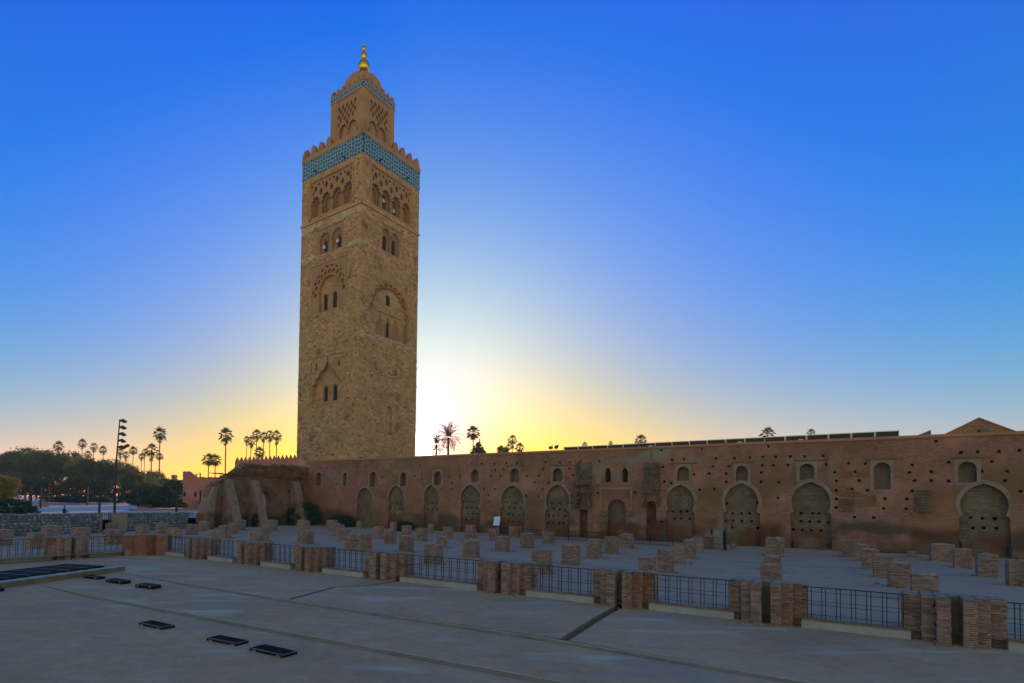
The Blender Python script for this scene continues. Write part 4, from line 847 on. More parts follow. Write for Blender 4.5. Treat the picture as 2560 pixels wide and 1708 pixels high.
rl = ['short iron railing just right of the red corner pier', 'second short iron railing right of the terrace corner', 'third iron railing right of the corner, below the buttressed ruin', 'fourth iron railing right of the corner, below the minaret edge', 'widest iron railing, in the middle under the rising sun', 'iron railing left of the pier with the floor drain', 'iron railing right of the pier with the floor drain', 'large iron railing left of the biggest brick pier', 'cropped iron railing at the right edge of the photo']
ends = [(-19.7, cen_[0][0]-1.15)]+[(a[0]+a[1]/2, b[0]-b[1]/2) for a, b in zip(cen_, cen_[1:])]+[(cen_[-1][0]+1.15, 22.8)]
for i, (a, b) in enumerate(ends):
    railing(PO, WD, WN, a-.1, b+.1, rl[i]); sillwall(PO, WD, WN, a-.12, b+.12, rl[i].replace('iron railing', 'cement sill under the iron railing', 1))
# corner pier and the row running towards the left edge
cpt = thing('corner_pier', 'reddish plastered brick pier at the inner corner of the terrace', 'brick pier', tuple(PO+WD*-20.9), 'compound brick piers along the terrace edge')
oc = LO; q = MB(); red = mat('red_stained_brick', [(.17,.06,.035),(.27,.11,.065),(.33,.185,.125)], .9, tone=.35, bump=.6, fine=14, stain=[((.12,.05,.03),1.4,.6,.3,(1,1,.3)),((.40,.26,.18),.8,.55,None)]); M['redb'] = red
for x0, x1, y0, y1 in ((-.2,.35,-1.9,-.1),(-.05,.55,-1.5,-.1),(-.2,.95,-.75,.1),(0,1.3,-.35,.4),(-.9,.35,.0,1.1)): q.box(oc-WN*-x0*0+WD*x0+WN*y0, WD*(x1-x0), WN*(y1-y0), UP*(1.27+rnd()*.01), rnd())
q.build('pilaster', M['redb'], cpt); q = MB(); q.box(oc+WD*-.25-WN*1.95, WD*.65, WN*3.05, UP*1.285); q.build('core', M['redb'], cpt)
q = MB(); q.box(oc+WD*-.28-WN*1.98+UP*1.287, WD*.7, WN*3.1, UP*.03); q.build('cap', M['cap'], cpt)
LD = -WN       # the left row runs towards the camera
pier(LO+LD*4.95-WD*.15, LD*-1, -WD, 2.35, 'broad brick pier between the two railings of the left row', False)
railing(LO-WD*.15, -LD, -WD, -3.85, -1.5, 'iron railing between the broad left pier and the red corner pier'); sillwall(LO-WD*.15, -LD, -WD, -3.9, -1.4, 'cement sill under the railing left of the red corner pier')
railing(LO-WD*.15, -LD, -WD, -12.2, -6.1, 'long iron railing cut by the left edge of the photo'); sillwall(LO-WD*.15, -LD, -WD, -12.4, -6.05, 'cement sill under the long railing at the left edge')
# ================================================================== STUMPS OF THE LOST PILLARS
O_ = ['nearest', 'second nearest', 'third nearest', 'fourth nearest', 'fifth nearest', 'farthest']
LFT = ['leftmost', 'second from the left', 'third from the left', 'fourth from the left', 'fifth from the left', 'sixth from the left', 'seventh from the left', 'eighth from the left', 'ninth from the left', 'tenth from the left', 'rightmost']
rows = {
 'of the brick stumps in front of the rubble wall': ('x', [(-20,33,1326,1365),(65,116,1334,1374),(102,152,1314,1346),(176,226,1320,1349),(257,312,1326,1362),(263,296,1310,1334),(337,373,1314,1343),(388,418,1307,1337)]),
 'brick stump in the row leading to the gate beside the ruin': ('n', [(419,457,1320,1346),(463,494,1312,1338),(495,523,1304,1329)]),
 'brick stump in the row leading to the left buttress': ('n', [(516,553,1327,1364),(546,579,1315,1347),(570,598,1308,1335),(590,615,1301,1327)]),
 'brick stump in the row leading to the middle buttress': ('n', [(624,663,1334,1364),(640,672,1321,1353),(653,682,1311,1340),(663,694,1301,1329)]),
 'brick stump standing before the right buttress': ('n', [(743,786,1328,1362),(742,774,1302,1333)]),
 'brick stump in the row leading to the dark corner of the wall': ('n', [(860,930,1337,1380),(845,878,1323,1353),(832,861,1313,1341),(822,850,1308,1330),(815,843,1301,1322)]),
 'of the brick stumps clustered below the minaret': ('x', [(891,906,1303,1322),(931,960,1318,1348),(959,991,1329,1361),(975,992,1307,1329),(997,1035,1341,1381),(1004,1029,1315,1340),(1038,1069,1322,1354),(1059,1107,1364,1413),(1069,1085,1311,1334),(1092,1120,1342,1371),(1106,1133,1319,1347)]),
 'brick stump in the column under the fourth tall arch': ('n', [(1156,1200,1352,1396),(1160,1192,1328,1353),(1164,1190,1314,1333)]),
 'brick stump in the row passing just right of the info sign': ('n', [(1237,1275,1342,1381),(1300,1336,1335,1372),(1356,1387,1329,1361)]),
 'brick stump by the far fence and info sign': ('n', [(1222,1248,1324,1352),(1272,1302,1318,1346)]),
 'of the brick stumps in the middle row leading to the portal': ('x', [(1328,1382,1379,1437),(1404,1452,1365,1414),(1464,1505,1352,1397),(1511,1547,1344,1386),(1549,1585,1336,1372)]),
 'brick stump in the row running up to the black gate': ('n', [(1596,1640,1395,1455),(1643,1685,1378,1433),(1679,1715,1364,1411),(1708,1740,1351,1398),(1728,1758,1345,1382),(1760,1785,1339,1374)]),
 'brick stump in the column under the bare wall between two arches': ('n', [(1901,1954,1415,1465),(1908,1953,1392,1428),(1914,1953,1347,1393),(1935,1961,1345,1383)]),
 'brick stump in the row above the biggest brick pier': ('n', [(2276,2348,1440,1512),(2219,2279,1411,1473),(2182,2234,1390,1447),(2154,2199,1376,1426),(2136,2172,1363,1406),(2104,2150,1353,1395)]),
 'brick stump in the row before the rightmost arch': ('n', [(2513,2590,1405,1469),(2438,2498,1388,1445),(2382,2431,1375,1422),(2323,2388,1363,1406)]),
}
hs_ = {'low1': (1823,1840,1361,1374), 'low2': (2267,2291,1381,1395)}
random.seed(31); nst = 0
def stump(px, label, grp='brick pillar stumps standing in the court', k2=.86):
    x0, x1, y0, y1 = px; p = onz((x0+x1)/2, y1, COURT); 
    def ext(c, w): 
        us = [prj(c+WD*a*w/2+WN*b*w*k2/2) for a in (-1,1) for b in (-1,1)]; return min(u[0] for u in us), max(u[0] for u in us), max(u[1] for u in us)
    w = 1.0; c = p+WN*.4
    for it in range(30):
        a, b, y = ext(c, w); w *= (x1-x0)/(b-a); a, b, y = ext(c, w)
        tgt = onz((x0+x1)/2-((a+b)/2-prj(c)[0]), prj(c)[1]+(y1-y), COURT); c = c+(tgt-c)*.8
    d = c.y; h = (y1-y0)*(c-WN*w*k2/2).y/FOC; h = max(.3, min(h, 2.2))
    t = thing('pillar_stump', label, 'pillar stump', tuple(Zf(c, COURT)), grp); o = Zf(c, COURT-.02)
    core = MB(); core.box(o-WD*(w/2-.04)-WN*(w*k2/2-.04), WD*(w-.08), WN*(w*k2-.08), UP*(h), .3); core.build('core', M['mortar'], t)
    q = MB(); S1 = [] if y1 > 1411 else None; rw = .062 if y1 > 1372 else .09
    for ax, ay, W_, D_ in ((WD, WN, w, w*k2), (-WN, WD, w*k2, w), (WN, -WD, w*k2, w), (-WD, -WN, w, w*k2)):
        lay(t, q, o-ax*W_/2-ay*D_/2, ax, ay, 0, W_, 0, 0, h, S1, 0, rw)
    if q.f: q.build('brickwork', M['stump'], t, kind='stuff')
    q = MB(); g_ = 5; vs = []
    for j in range(g_+1):
        for i in range(g_+1): vs.append(o-WD*w/2*(1-.03)-WN*w*k2/2*.97+WD*w*.97*i/g_+WN*w*k2*.97*j/g_+UP*(h+(U(.01,.07) if 0 < i < g_ and 0 < j < g_ else U(-.02,.012))))
    q.mesh(vs, [(j*(g_+1)+i, j*(g_+1)+i+1, (j+1)*(g_+1)+i+1, (j+1)*(g_+1)+i) for j in range(g_) for i in range(g_)], .6)
    for k in range(5): q.box(o+WD*U(-.45,.3)*w+WN*U(-.42,.2)*w+UP*(h-.01), WD*U(.1,.25), WN*U(.1,.15), UP*U(.03,.07), rnd())
    q.build('cap', M['stump'], t)
for desc, (kind_, lst) in rows.items():
    for i, px in enumerate(lst): stump(px, (LFT[i] if kind_ == 'x' and i < len(lst)-1 else ('rightmost' if kind_ == 'x' else ('farthest' if i == len(lst)-1 and i > 1 else O_[i])))+' '+desc)
stump(hs_['low1'], 'low pink brick block on the ground beside the black gate'); stump(hs_['low2'], 'low broken brick block lying before the wall near the right')
# crumbs of brick and earth gathered at the foot of the stumps and piers
q = MB(); random.seed(91)
for o in list(bpy.data.objects):
    if o.get('category') in ('pillar stump', 'brick pier'):
        st = o['category'] == 'pillar stump'; c = o.location; z = COURT if st else 0
        for k in range(16 if st else 10):
            a = U(0, 6.28); r_ = U(.62,1.1); s_ = U(.02,.07) if rnd() < .85 else U(.07,.14)
            p = c+WD*math.cos(a)*r_+WN*math.sin(a)*r_*.9 if st else c+WD*U(-1.2,1.2)-WN*U(.03,.4)
            q.box((p.x, p.y, z-.005), Vector((s_*U(.7,1.5), s_*U(-.5,.5), 0)), Vector((-s_*U(-.4,.4), s_*U(.6,1.2), 0)), UP*s_*U(.4,.8), rnd())
q.build('brick_crumbs', M['stump'], None, kind='stuff')
# ================================================================== FLOOR BOXES (skylight covers) AND THE LONG GRATE
def floor_box(corners, label, zf, h=.16):
    ps = [onz(x, y, zf) for x, y in corners]; h = h+zf
    # corners: left, near, right, back at the foot
    c = sum(ps, Vector())/4; t = thing('grated_box', label, 'grated box', (c.x, c.y, zf), 'low black grated boxes on the floor')
    ax = ((ps[2]-ps[3])+(ps[1]-ps[0])); ax.z = 0; la = ax.length/2; ax.normalize(); ay = Vector((-ax.y, ax.x, 0)); lb = abs((ps[3]-ps[0]).dot(ay)); o = c-ax*la/2-ay*lb/2; o.z = -.2
    q = MB(); q.box(o+ax*.015+ay*.015, ax*(la-.03), ay*(lb-.03), UP*(.2+h-.02)); q.build('body', M['grate'], t)
    q = MB(); fr = .028
    for a, b, e1, e2 in ((0,0,la,fr),(0,lb-fr,la,fr),(0,fr,fr,lb-2*fr),(la-fr,fr,fr,lb-2*fr)): q.box(o+ax*a+ay*b+UP*(.2+h-.028), ax*e1, ay*e2, UP*.03)
    for a, b in ((0,0),(la-fr,0),(0,lb-fr),(la-fr,lb-fr)): q.box(o+ax*a+ay*b, ax*fr, ay*fr, UP*(.2+h-.029))
    q.build('frame', M['iron'], t)
    q = MB(); q.box(o-ax*.004-ay*.006+UP*(.2+h+.001), ax*(la+.008), ay*.011, UP*.008); q.box(o+ax*(la-.006)+UP*(.2+h+.001), ax*.011, ay*lb, UP*.008); q.build('bright_edge', M['steel'], t)
    q = MB(); n = int(la/.05)
    for i in range(n): q.box(o+ax*(fr+(la-2*fr)*(i+.25)/n)+ay*fr+UP*(.2+h-.019), ax*.02, ay*(lb-2*fr), UP*.014)
    q.build('grating', M['grate'], t)
    for yy in (-.004, lb-.002):
        q = MB(); 
        for i in range(2): q.box(o+ax*(la*(.08+.72*i))+ay*yy+UP*(.2+h-.075), ax*la*.12, ay*.006, UP*.04)
        q.build('side_mesh', M['steel'], t)
for cs, lb_, zf in ((((205,1445),(242,1450),(265,1447),(227,1443)), 'farthest and leftmost of the three black grated boxes near the long grate', -.01), (((264,1454.7),(303,1459.3),(328,1457),(287,1452)), 'middle one of the three black grated boxes near the long grate', -.01), (((336,1467),(379,1471.6),(404,1468.3),(363,1464)), 'rightmost of the three black grated boxes near the long grate', -.03),
                (((345,1565.2),(401,1579),(440,1572.6),(382,1560)), 'black grated box alone on the floor left of the front pair', -.19), (((513.6,1604.8),(588,1619.8),(624,1611.6),(550,1598)), 'left one of the two black grated boxes nearest the camera', -.19), (((623.7,1630.7),(707.8,1649.8),(742.7,1639.7),(660,1621)), 'black grated box nearest the camera, right one of the front pair', -.19),
                (((-32,1475),(-4,1479),(5,1476),(-22,1471)), 'black grated box cut off by the left edge of the photo', -.0)):
    floor_box(cs, lb_, zf, .115)
pf = thing('raised_grate', 'long low brick plinth with a dark steel grating, lower left', 'grating', tuple(Zf(onz(310,1418,0), 0)))
f0, f1 = onz(312,1427,0), onz(-120,1488,0); ax = (f1-f0); ax.z = 0; LL = ax.length; ax.normalize(); ay = Vector((ax.y, -ax.x, 0))
if ay.dot(Vector((0,1,0))) < 0: ay = -ay
q = MB(); q.box(f0-UP*.2, ax*LL, ay*3.0, UP*.44); q.build('plinth', mat('plinth_earth', [(.24,.16,.08),(.34,.25,.14)], 1.2, bump=.9, fine=8, brick=(.28,.08,.015), course_amt=.5), pf)
q = MB(); n = 60; vs = []
for i in range(n+1):
    for y, z in ((-.03,.20),(-.05,.245),(.06,.262),(.42,.25)): vs.append(f0+ax*(LL*i/n)+ay*(y+U(-.03,.02)*(z < .26))+UP*(z+U(-.012,.01)))
q.mesh(vs, [(i*4+j, i*4+j+1, (i+1)*4+j+1, (i+1)*4+j) for i in range(n) for j in range(3)]); q.build('rim', M['sill'], pf)
q = MB(); q.box(f0+ax*.9+ay*.40+UP*.2, ax*(LL-1), ay*2.4, UP*.10); q.build('frame', M['grate'], pf)
k = 0; x = .95
while x < LL-.6:
    q = MB(); w_ = .96
    for i in range(12): q.box(f0+ax*(x+i*.08)+ay*.42+UP*.301, ax*.05, ay*2.36, UP*.022)
    q.build('grating_panel', M['grate'], pf); 
    q = MB(); q.box(f0+ax*(x-.018)+ay*.41+UP*.303, ax*.012, ay*2.38, UP*.028); q.build('panel_edge', M['steel'], pf); x += 1.0
# ================================================================== RUBBLE WALL, GATES
random.seed(41)
def rock(seed):
    random.seed(seed); bm = bmesh.new(); bmesh.ops.create_icosphere(bm, subdivisions=1, radius=.5)
    for v in bm.verts: v.co *= U(.78,1.12); v.co = Vector((max(-.44,min(.44,v.co.x)), v.co.y, max(-.44,min(.44,v.co.z))))
    m = bpy.data.meshes.new('stone'); bm.to_mesh(m); bm.free(); m.materials.append(M['rubble']); return m
RK = [rock(i) for i in range(8)]
RA, RB = Vector((-36.6,46.0,0)), Vector((-25.9,68.0,0)); RD = (RB-RA).normalized(); RN = Vector((-RD.y, RD.x, 0)); RLEN = (RB-RA).length
def rubble_wall(s0, s1, label):
    t = thing('rubble_wall', label, 'stone wall', tuple(RA+RD*s0), 'grey rubble stone walls'); q = MB(); q.box(RA+RD*s0+RN*.08, RD*(s1-s0), RN*.5, UP*2.12); q.build('mortar_core', M['rubmort'], t)
    q = MB(); n = int((s1-s0)/.5); vs = []
    for i in range(n+1):
        for y, z in ((-.02,2.05),(.02,2.16),(.5,2.18),(.6,2.1)): vs.append(RA+RD*(s0+(s1-s0)*i/n)+RN*y+UP*(z+U(-.015,.015)))
    q.mesh(vs, [(i*4+j, i*4+j+1, (i+1)*4+j+1, (i+1)*4+j) for i in range(n) for j in range(3)]); q.build('capping', M['cap'], t)
    n = 0; z = .3
    while z < 2.0 and n < 299:
        h = U(.24,.36); s = s0+U(0,.2)
        while s < s1-.15 and n < 299:
            l_ = U(.26,.58); sz = U(.8,1.12); inst('stone', RK[int(rnd()*8)], t, RA+RD*(s+l_/2)+RN*U(.02,.08)+UP*(z+h/2+U(-.04,.04))-t.location, (U(-.3,.3), U(-.5,.5), math.atan2(RD.y, RD.x)+U(-.1,.1)), (l_*1.08*sz, U(.22,.36), h*1.12*sz)); n += 1; s += l_*1.02
        z += h*.97
def rs(px): # station along the rubble line for a pixel column
    return onl(px, 1300, RA, RD)[0]
rubble_wall(-3.0, rs(248), 'long grey rubble stone wall behind the stumps at the left edge'); rubble_wall(rs(318), rs(472), 'shorter grey rubble stone wall between the plastered post and the ruin')
def post_(s0, s1, z, label, m):
    t = thing('wall_post', label, 'wall post', tuple(RA+RD*s0)); q = MB(); q.box(RA+RD*s0-RN*.06, RD*(s1-s0), RN*.75, UP*z); q.build('shaft', m, t); q = MB(); q.box(RA+RD*(s0-.03)-RN*.09+UP*(z+.002), RD*(s1-s0+.06), RN*.81, UP*.04); q.build('cap', M['cap'], t)
post_(rs(248)+.01, rs(255), 2.16, 'narrow brown post ending the long rubble wall beside the gate', M['butt'])
post_(rs(281), rs(318)-.01, 2.14, 'wide pinkish plastered post between the gate and the shorter rubble wall', mat('pink_post', [(.34,.22,.17),(.42,.29,.23)], .8, bump=.3))
def gate(s0, s1, label):
    t = thing('iron_gate', label, 'gate', tuple(RA+RD*s0), 'black iron gates in the rubble wall'); n = max(3, int((s1-s0)/.2))
    for i in range(n+1): q = MB(); q.box(RA+RD*(s0+(s1-s0)*i/n)+RN*.3+UP*.28, RD*.035, RN*.035, UP*1.86); q.build('bar', M['iron'], t)
    for z in (.45,.9,1.4,2.0): q = MB(); q.box(RA+RD*s0+RN*.29+UP*z, RD*(s1-s0), RN*.03, UP*.04); q.build('rail', M['iron'], t)
gate(rs(255)+.03, rs(281)-.05, 'black barred gate between the long rubble wall and the plastered post'); gate(rs(472)+.05, rs(489), 'narrow black barred gate beside the ruin')
q = MB(); oo = onz(489, 1324, COURT); q.box(oo, WD*.9+WN*.9, WN*1.2-WD*.4, UP*1.9, .5); o = q.build('low_block', M['ruin'], None); tag(o, 'low weathered brick block between the narrow gate and the ruin', 'wall')
# fence in front of the prayer hall, black gate leaf, info sign
fo = onz(1249, 1343, COURT); fe = onz(1804, 1375.5, COURT); fd = (fe-fo); fd.z = 0; FLN = fd.length; fd.normalize()
def fence_panel(o, d, ln, label):
    t = thing('iron_fence', label, 'fence', tuple(o), 'black fence panels in front of the hall wall')
    for z in (.14, .93): q = MB(); q.box(o+UP*z, d*ln, UP.cross(d)*.03, UP*.035); q.build('rail', M['iron'], t)
    q = MB(); n = int(ln/.13)
    for i in range(n): q.box(o+d*(ln*(i+.5)/n)+UP*.05, d*.018, UP.cross(d)*.018, UP*.93)
    q.build('bars', M['iron'], t, kind='stuff')
    q = MB(); q.box(o, d*.06, UP.cross(d)*.06, UP*1.08); q.build('post', M['iron'], t)
np_ = 11
for i in range(np_): fence_panel(fo+fd*(FLN*i/np_), fd, FLN/np_-.07, (['leftmost', 'second from the left', 'third from the left', 'fourth from the left', 'fifth from the left', 'middle', 'fifth from the right', 'fourth from the right', 'third from the right', 'second from the right', 'rightmost'][i])+' black fence panel in front of the hall portal')
fence_panel(fo+WN*.1, WN, 5.2, 'black fence panel turned towards the wall behind the info sign')
gp = onz(1815, 1378, COURT); t = thing('gate_leaf', 'black sheet metal gate leaf standing open at the fence end', 'gate', tuple(gp)); q = MB(); dgt = (WD*-.35+WN*.94).normalized(); q.prism([(0,.05),(.9,.05),(.95,1.1),(.75,1.6),(.35,1.35),(0,1.2)], lambda x, z, d: gp+dgt*x+WD*d+UP*z, 0, .05); q.build('leaf', M['iron'], t); q = MB(); q.box(gp-WD*.04, WD*.08, WN*.08, UP*1.9); q.build('post', M['iron'], t)
sp_ = onz(1243, 1345, COURT); t = thing('info_sign', 'pale slanted information board on a thin post before the wall', 'sign', tuple(sp_)); q = MB(); q.tube([sp_, sp_+UP*1.3], .035, 8); q.build('post', M['steel'], t)
q = MB(); q.box(sp_-Vector((.42,.0,0))+UP*1.25, Vector((.62,.05,0)), Vector((.22,.75,.85)), UP*.03); q.build('board', M['white'], t)
# ================================================================== ON THE ROOF
random.seed(51)
pt = thing('solar_array', 'long row of dark solar panels along the hall roof', 'solar panels', tuple(WO+WD*28.6+WN*1.5+UP*9.3)); n = 18; s0, s1 = 28.6, 57.1
P2 = frame(WO+WN*1.5, WD, WN)
for i in range(n):
    a, b = s0+(s1-s0)*i/n, s0+(s1-s0)*(i+1)/n; zt = 10.0+.17*i/n; q = MB(); q.mesh([P2(a+.05,9.5,.45),P2(b-.05,9.5,.45),P2(b-.05,zt,-.05),P2(a+.05,zt,-.05),P2(a+.05,9.54,.48),P2(b-.05,9.54,.48),P2(b-.05,zt+.04,-.02),P2(a+.05,zt+.04,-.02)], [(0,1,2,3),(4,5,6,7),(0,1,5,4),(1,2,6,5),(2,3,7,6),(3,0,4,7)]); pn = q.build('solar_panel', M['panel'], pt)
    q = MB(); q.box(P2(a-.01, 9.40, -.09), WD*.045, WN*.84, UP*.02); q.mesh([P2(a-.03,9.46,.42),P2(a+.04,9.46,.42),P2(a+.04,zt,-.08),P2(a-.03,zt,-.08)], [(0,1,2,3)]); q.build('rail', M['alu'], pn)
    q = MB(); q.mesh([P2(a+.05,zt-.02,-.06),P2(b-.05,zt-.02,-.06),P2(b-.05,zt+.05,-.06),P2(a+.05,zt+.05,-.06)], [(0,1,2,3)]); q.build('frame_edge', M['alu'], pn)
    if i in (5, 13, 10): q = MB(); q.box(P2((a+b)/2+.2, 9.66, .10), WD*.35, WN*.02+UP*.0, UP*.18); q.build('junction_plate', M['white'], pn)
def gable(px0, px1, apx, apy, by0, by1, yd, ln, label):
    a, b, c = aty(px0, by0, yd), aty(px1, by1, yd), aty(apx, apy, yd); bk = Vector((c.x, c.y, 0)).normalized()*ln; base_z = 9.0
    t = thing('hall_roof', label, 'roof', (a.x, a.y, base_z)); q = MB(); F = [Zf(a, base_z), Zf(b, base_z), b, c, a]
    q.mesh(F, [(0,1,2,3,4)]); q.mesh([p+bk for p in F], [(0,1,2,3,4)]); q.build('gable_wall', M['tile'], t)
    o_ = -bk.normalized()*.12; q = MB(); d1_, d2_ = (a-c).normalized(), (b-c).normalized(); th = UP*.10
    for e1 in (a+d1_*.15, b+d2_*.15): q.mesh([c+th+o_, e1+th+o_, e1+th+bk, c+th+bk, c+o_, e1+o_, e1+bk, c+bk], [(0,1,2,3),(4,5,6,7),(0,1,5,4),(1,2,6,5),(2,3,7,6),(3,0,4,7)])
    q.build('roof_slope', M['coping'], t)
    if px1-px0 < 100: return
    v = aty(2449, 1079, yd-.05); q = MB(); q.box(v-Vector((.12,0,.1)), Vector((.24,0,0)), Vector((0,.05,0)), UP*.24); q.build('vent', M['dark'], t)
gable(2366, 2536, 2447.5, 1046.5, 1086, 1079, 52, 9, 'large tan brown gabled roof rising above the wall at right'); gable(2300, 2327.5, 2327, 1078, 1089, 1087, 50, 4, 'tip of a small red brown roof left of the large gabled roof')
for px, rt, lb_ in ((1374, 0, 'left one of two small floodlights on top of the hall wall'), (1387, 1, 'right one of two small floodlights on top of the hall wall')):
    s = onl(px, 1122, WO, WD)[0]; b0 = PW(s, ZT+.22, .4); t = thing('wall_floodlight', lb_, 'floodlight', tuple(b0), 'floodlights on the wall top'); q = MB(); q.tube([b0, b0+UP*.25], .025, 6); q.build('bracket', M['iron'], t)
    q = MB(); q.box(b0-WD*.22+UP*.2-WN*.08, WD*.42, WN*(.12)+UP*(.1 if rt else 0), UP*.3+WD*(.1 if rt else 0)); q.build('lamp_head', M['iron'], t)
# ================================================================== PALMS AND TREES
def fan_crown(seed, n=34, R=2.1, skirt=1.7):
    random.seed(seed); q = MB(); dead = MB()
    def fan(b, o, d, r_, droop, K=9, wf=.062):
        d = d.normalized(); x = d.cross(UP); x = x.normalized() if x.length > .1 else Vector((1,0,0)); up_ = x.cross(d); b.mesh([o-x*.025, o+x*.025, o+d*r_*.5+x*.025, o+d*r_*.5-x*.025], [(0,1,2,3)], rnd()); h = o+d*r_*.48
        for k in range(K):
            a = (k-(K-1)/2)/((K-1)/2)*1.45; dd = (d*math.cos(a)+x*math.sin(a)+up_*U(-.15,.15)).normalized(); L_ = r_*U(.46,.62)*(1-.15*abs(math.sin(a))); s_ = dd.cross(up_).normalized()*wf*r_/2
            m_ = h+dd*L_*.5; e_ = h+dd*L_-UP*droop*L_*U(.4,1.1); b.mesh([h-s_*.5, m_-s_, e_, m_+s_, h+s_*.5], [(0,1,2,3,4)], rnd())
    for i in range(n):
        a = i*2.39996+U(-.2,.2); el = math.pi*.48-(i/n)*math.pi*.78; d = Vector((math.cos(a)*math.cos(el), math.sin(a)*math.cos(el), math.sin(el))); fan(q, Vector((0,0,-.15*i/n)), d, R*U(.88,1.08)*(1-.12*(i/n)), .35+.3*i/n)
    for i in range(24):
        a = U(0, 6.28); z = -U(.2, skirt); o = Vector((math.cos(a)*.2, math.sin(a)*.2, z+.5)); d = Vector((math.cos(a)*(.75+z/skirt*.35), math.sin(a)*(.75+z/skirt*.35), -1)); fan(dead, o, d, 1.3*(1+z/skirt*.25), .1, 7, .1)
    out = []
    for b, m in ((q, M['frond']), (dead, M['dead'])):
        ob = b.build('crown', m); me = ob.data; bpy.data.objects.remove(ob); out.append(me)
    return out
FC = [fan_crown(s, sk_n, R_c, sk) for s, sk_n, R_c, sk in ((1,27,2.3,2.3),(2,23,2.2,2.9),(3,29,2.4,1.7),(4,21,2.1,2.5))]
def trunk_mesh(h, r0, r1, bend, seed):
    random.seed(seed); q = MB(); q.tube([Vector((bend*math.sin(i/6*1.5), bend*.4*(i/6)**2, h*i/6)) for i in range(7)], [r0*(1.35 if i == 0 else 1)+(r1-r0)*i/6 for i in range(7)], 9); ob = q.build('trunk', M['bark']); me = ob.data; bpy.data.objects.remove(ob); return me, Vector((bend*math.sin(1.5), bend*.4, h))
random.seed(61)
def fan_palm(px, cy, w_px, label, base=PLAZA, var=None, dist=None, grp='fan palms'):
    D = dist or min(330, FOC*4.3/w_px); top_ = aty(px, cy, D); h = top_.z-base; v = var if var is not None else int(rnd()*4)
    r_ = w_px*D/FOC/3.7; me, tip = trunk_mesh(h, .24, .15, U(-.35,.35), int(px)); loc = Vector((top_.x-tip.x, top_.y-tip.y, base)); t = thing('fan_palm', label, 'palm tree', tuple(loc), grp)
    inst('trunk', me, t, (0,0,0)); rz = U(0,6.28); inst('crown', FC[v][0], t, tip, (U(-.06,.06), U(-.06,.06), rz), (r_, r_, r_*1.05)); inst('dead_skirt', FC[v][1], t, tip, (0,0,rz), (r_*1.02, r_*1.02, r_))
for px, cy, w_, lb_ in ((146,1116,27,'fan palm poking from the middle of the left tree mass'),(206,1109,22,'fan palm standing tall above the tree mass, left one of three'),(235,1117,22,'fan palm with full skirt above the trees, middle one of three'),(258,1125,20,'fan palm with round skirted crown right of two taller ones'),(220,1137,22,'low fan palm crown half sunk in the tree mass'),
  (301,1130,21,'fan palm just right of the floodlight mast'),(315,1138,19,'shorter fan palm close behind the one beside the floodlight mast'),(333,1127,21,'slender fan palm standing alone right of the floodlight mast'),(354,1142,17,'small fan palm left of the broad crowned fan palm'),(362,1130,18,'thin fan palm touching the broad crowned fan palm on its left'),
  (379,1126,34,'broad crowned fan palm in the middle of the left palms'),(399,1142,18,'small fan palm behind the trunk of the tallest left palm'),(400,1085,34,'tallest fan palm at left with slim trunk and small skirt'),(522,1150,31,'left one of the two short leaning fan palms over the pink wall'),(538,1151,31,'right one of the two short leaning fan palms over the pink wall'),
  (565,1089,37,'tall lone fan palm between the pink wall and the palm group'),(617,1099,19,'smallest and leftmost fan palm of the group above the battlements'),(628,1103,27,'lowest skirted fan palm of the group above the battlements'),(642,1087,26,'third fan palm from the left in the group above the battlements'),(659,1091,25,'fourth fan palm from the left in the group above the battlements'),(675,1088,28,'fifth fan palm from the left in the group above the battlements'),(692,1090,29,'rightmost fan palm of the group above the battlements'),
  (649,1132,28,'low fan palm crown resting behind the pink battlements')):
    fan_palm(px, cy, w_, lb_)
for px, cy, w_, lb_ in ((1183,1083,34,'tall shaggy fan palm right of the date palm by the sun'),(1281,1100,27,'shaggy fan palm in the small clump over the hall wall'),(1299,1120,25,'low fan palm crown right of the shaggy clump over the wall'),(1271,1119,18,'low fan palm inside the clump left of the shaggy palm'),
  (1462,1113,15,'tiny fan palm tip above the wall left of the solar panels'),(1527,1108,11,'tiny palm tip right behind the first solar panels'),(1602,1102,29,'fan palm top above the left part of the solar panels'),(1919,1087,35,'fan palm top above the middle of the solar panels'),(2028,1083,20,'sparse palm tip above the right part of the solar panels')):
    fan_palm(px, cy, w_, lb_, base=1.5, dist=max(115, min(260, FOC*4.3/w_)), grp='palms rising behind the hall')
def date_crown(seed, n=30, R=3.6):
    random.seed(seed); q = MB()
    for i in range(n):
        a = i*2.39996; el = math.pi*.46-(i/n)*math.pi*.72; L_ = R*U(.85,1.1); pts = []
        for k in range(10):
            t_ = k/9; e2 = el-t_*t_*1.25; pts.append((pts[-1] if pts else Vector((0,0,0)))+Vector((math.cos(a)*math.cos(e2), math.sin(a)*math.cos(e2), math.sin(e2)))*L_/9)
        for k in range(1, 10):
            d = (pts[k]-pts[k-1]).normalized(); x = d.cross(UP).normalized(); u_ = x.cross(d)
            q.mesh([pts[k-1]-x*.02, pts[k-1]+x*.02, pts[k]+x*.015, pts[k]-x*.015], [(0,1,2,3)], rnd())
            for m_ in range(3):
                o = pts[k-1]+(pts[k]-pts[k-1])*m_/3
                for sg in (-1, 1):
                    dd = (x*sg*.85+d*.65-UP*U(.0,.45)+u_*.15).normalized(); l2 = .62*math.sin(math.pi*min(1,(k+.5)/9.5))**.5*U(.8,1.1)+.06; q.mesh([o, o+dd*l2*.5+d*.075, o+dd*l2, o+dd*l2*.5-d*.075], [(0,1,2,3)], rnd())
    ob = q.build('crown', M['frond']); me = ob.data; bpy.data.objects.remove(ob); return me
dcm = date_crown(3)
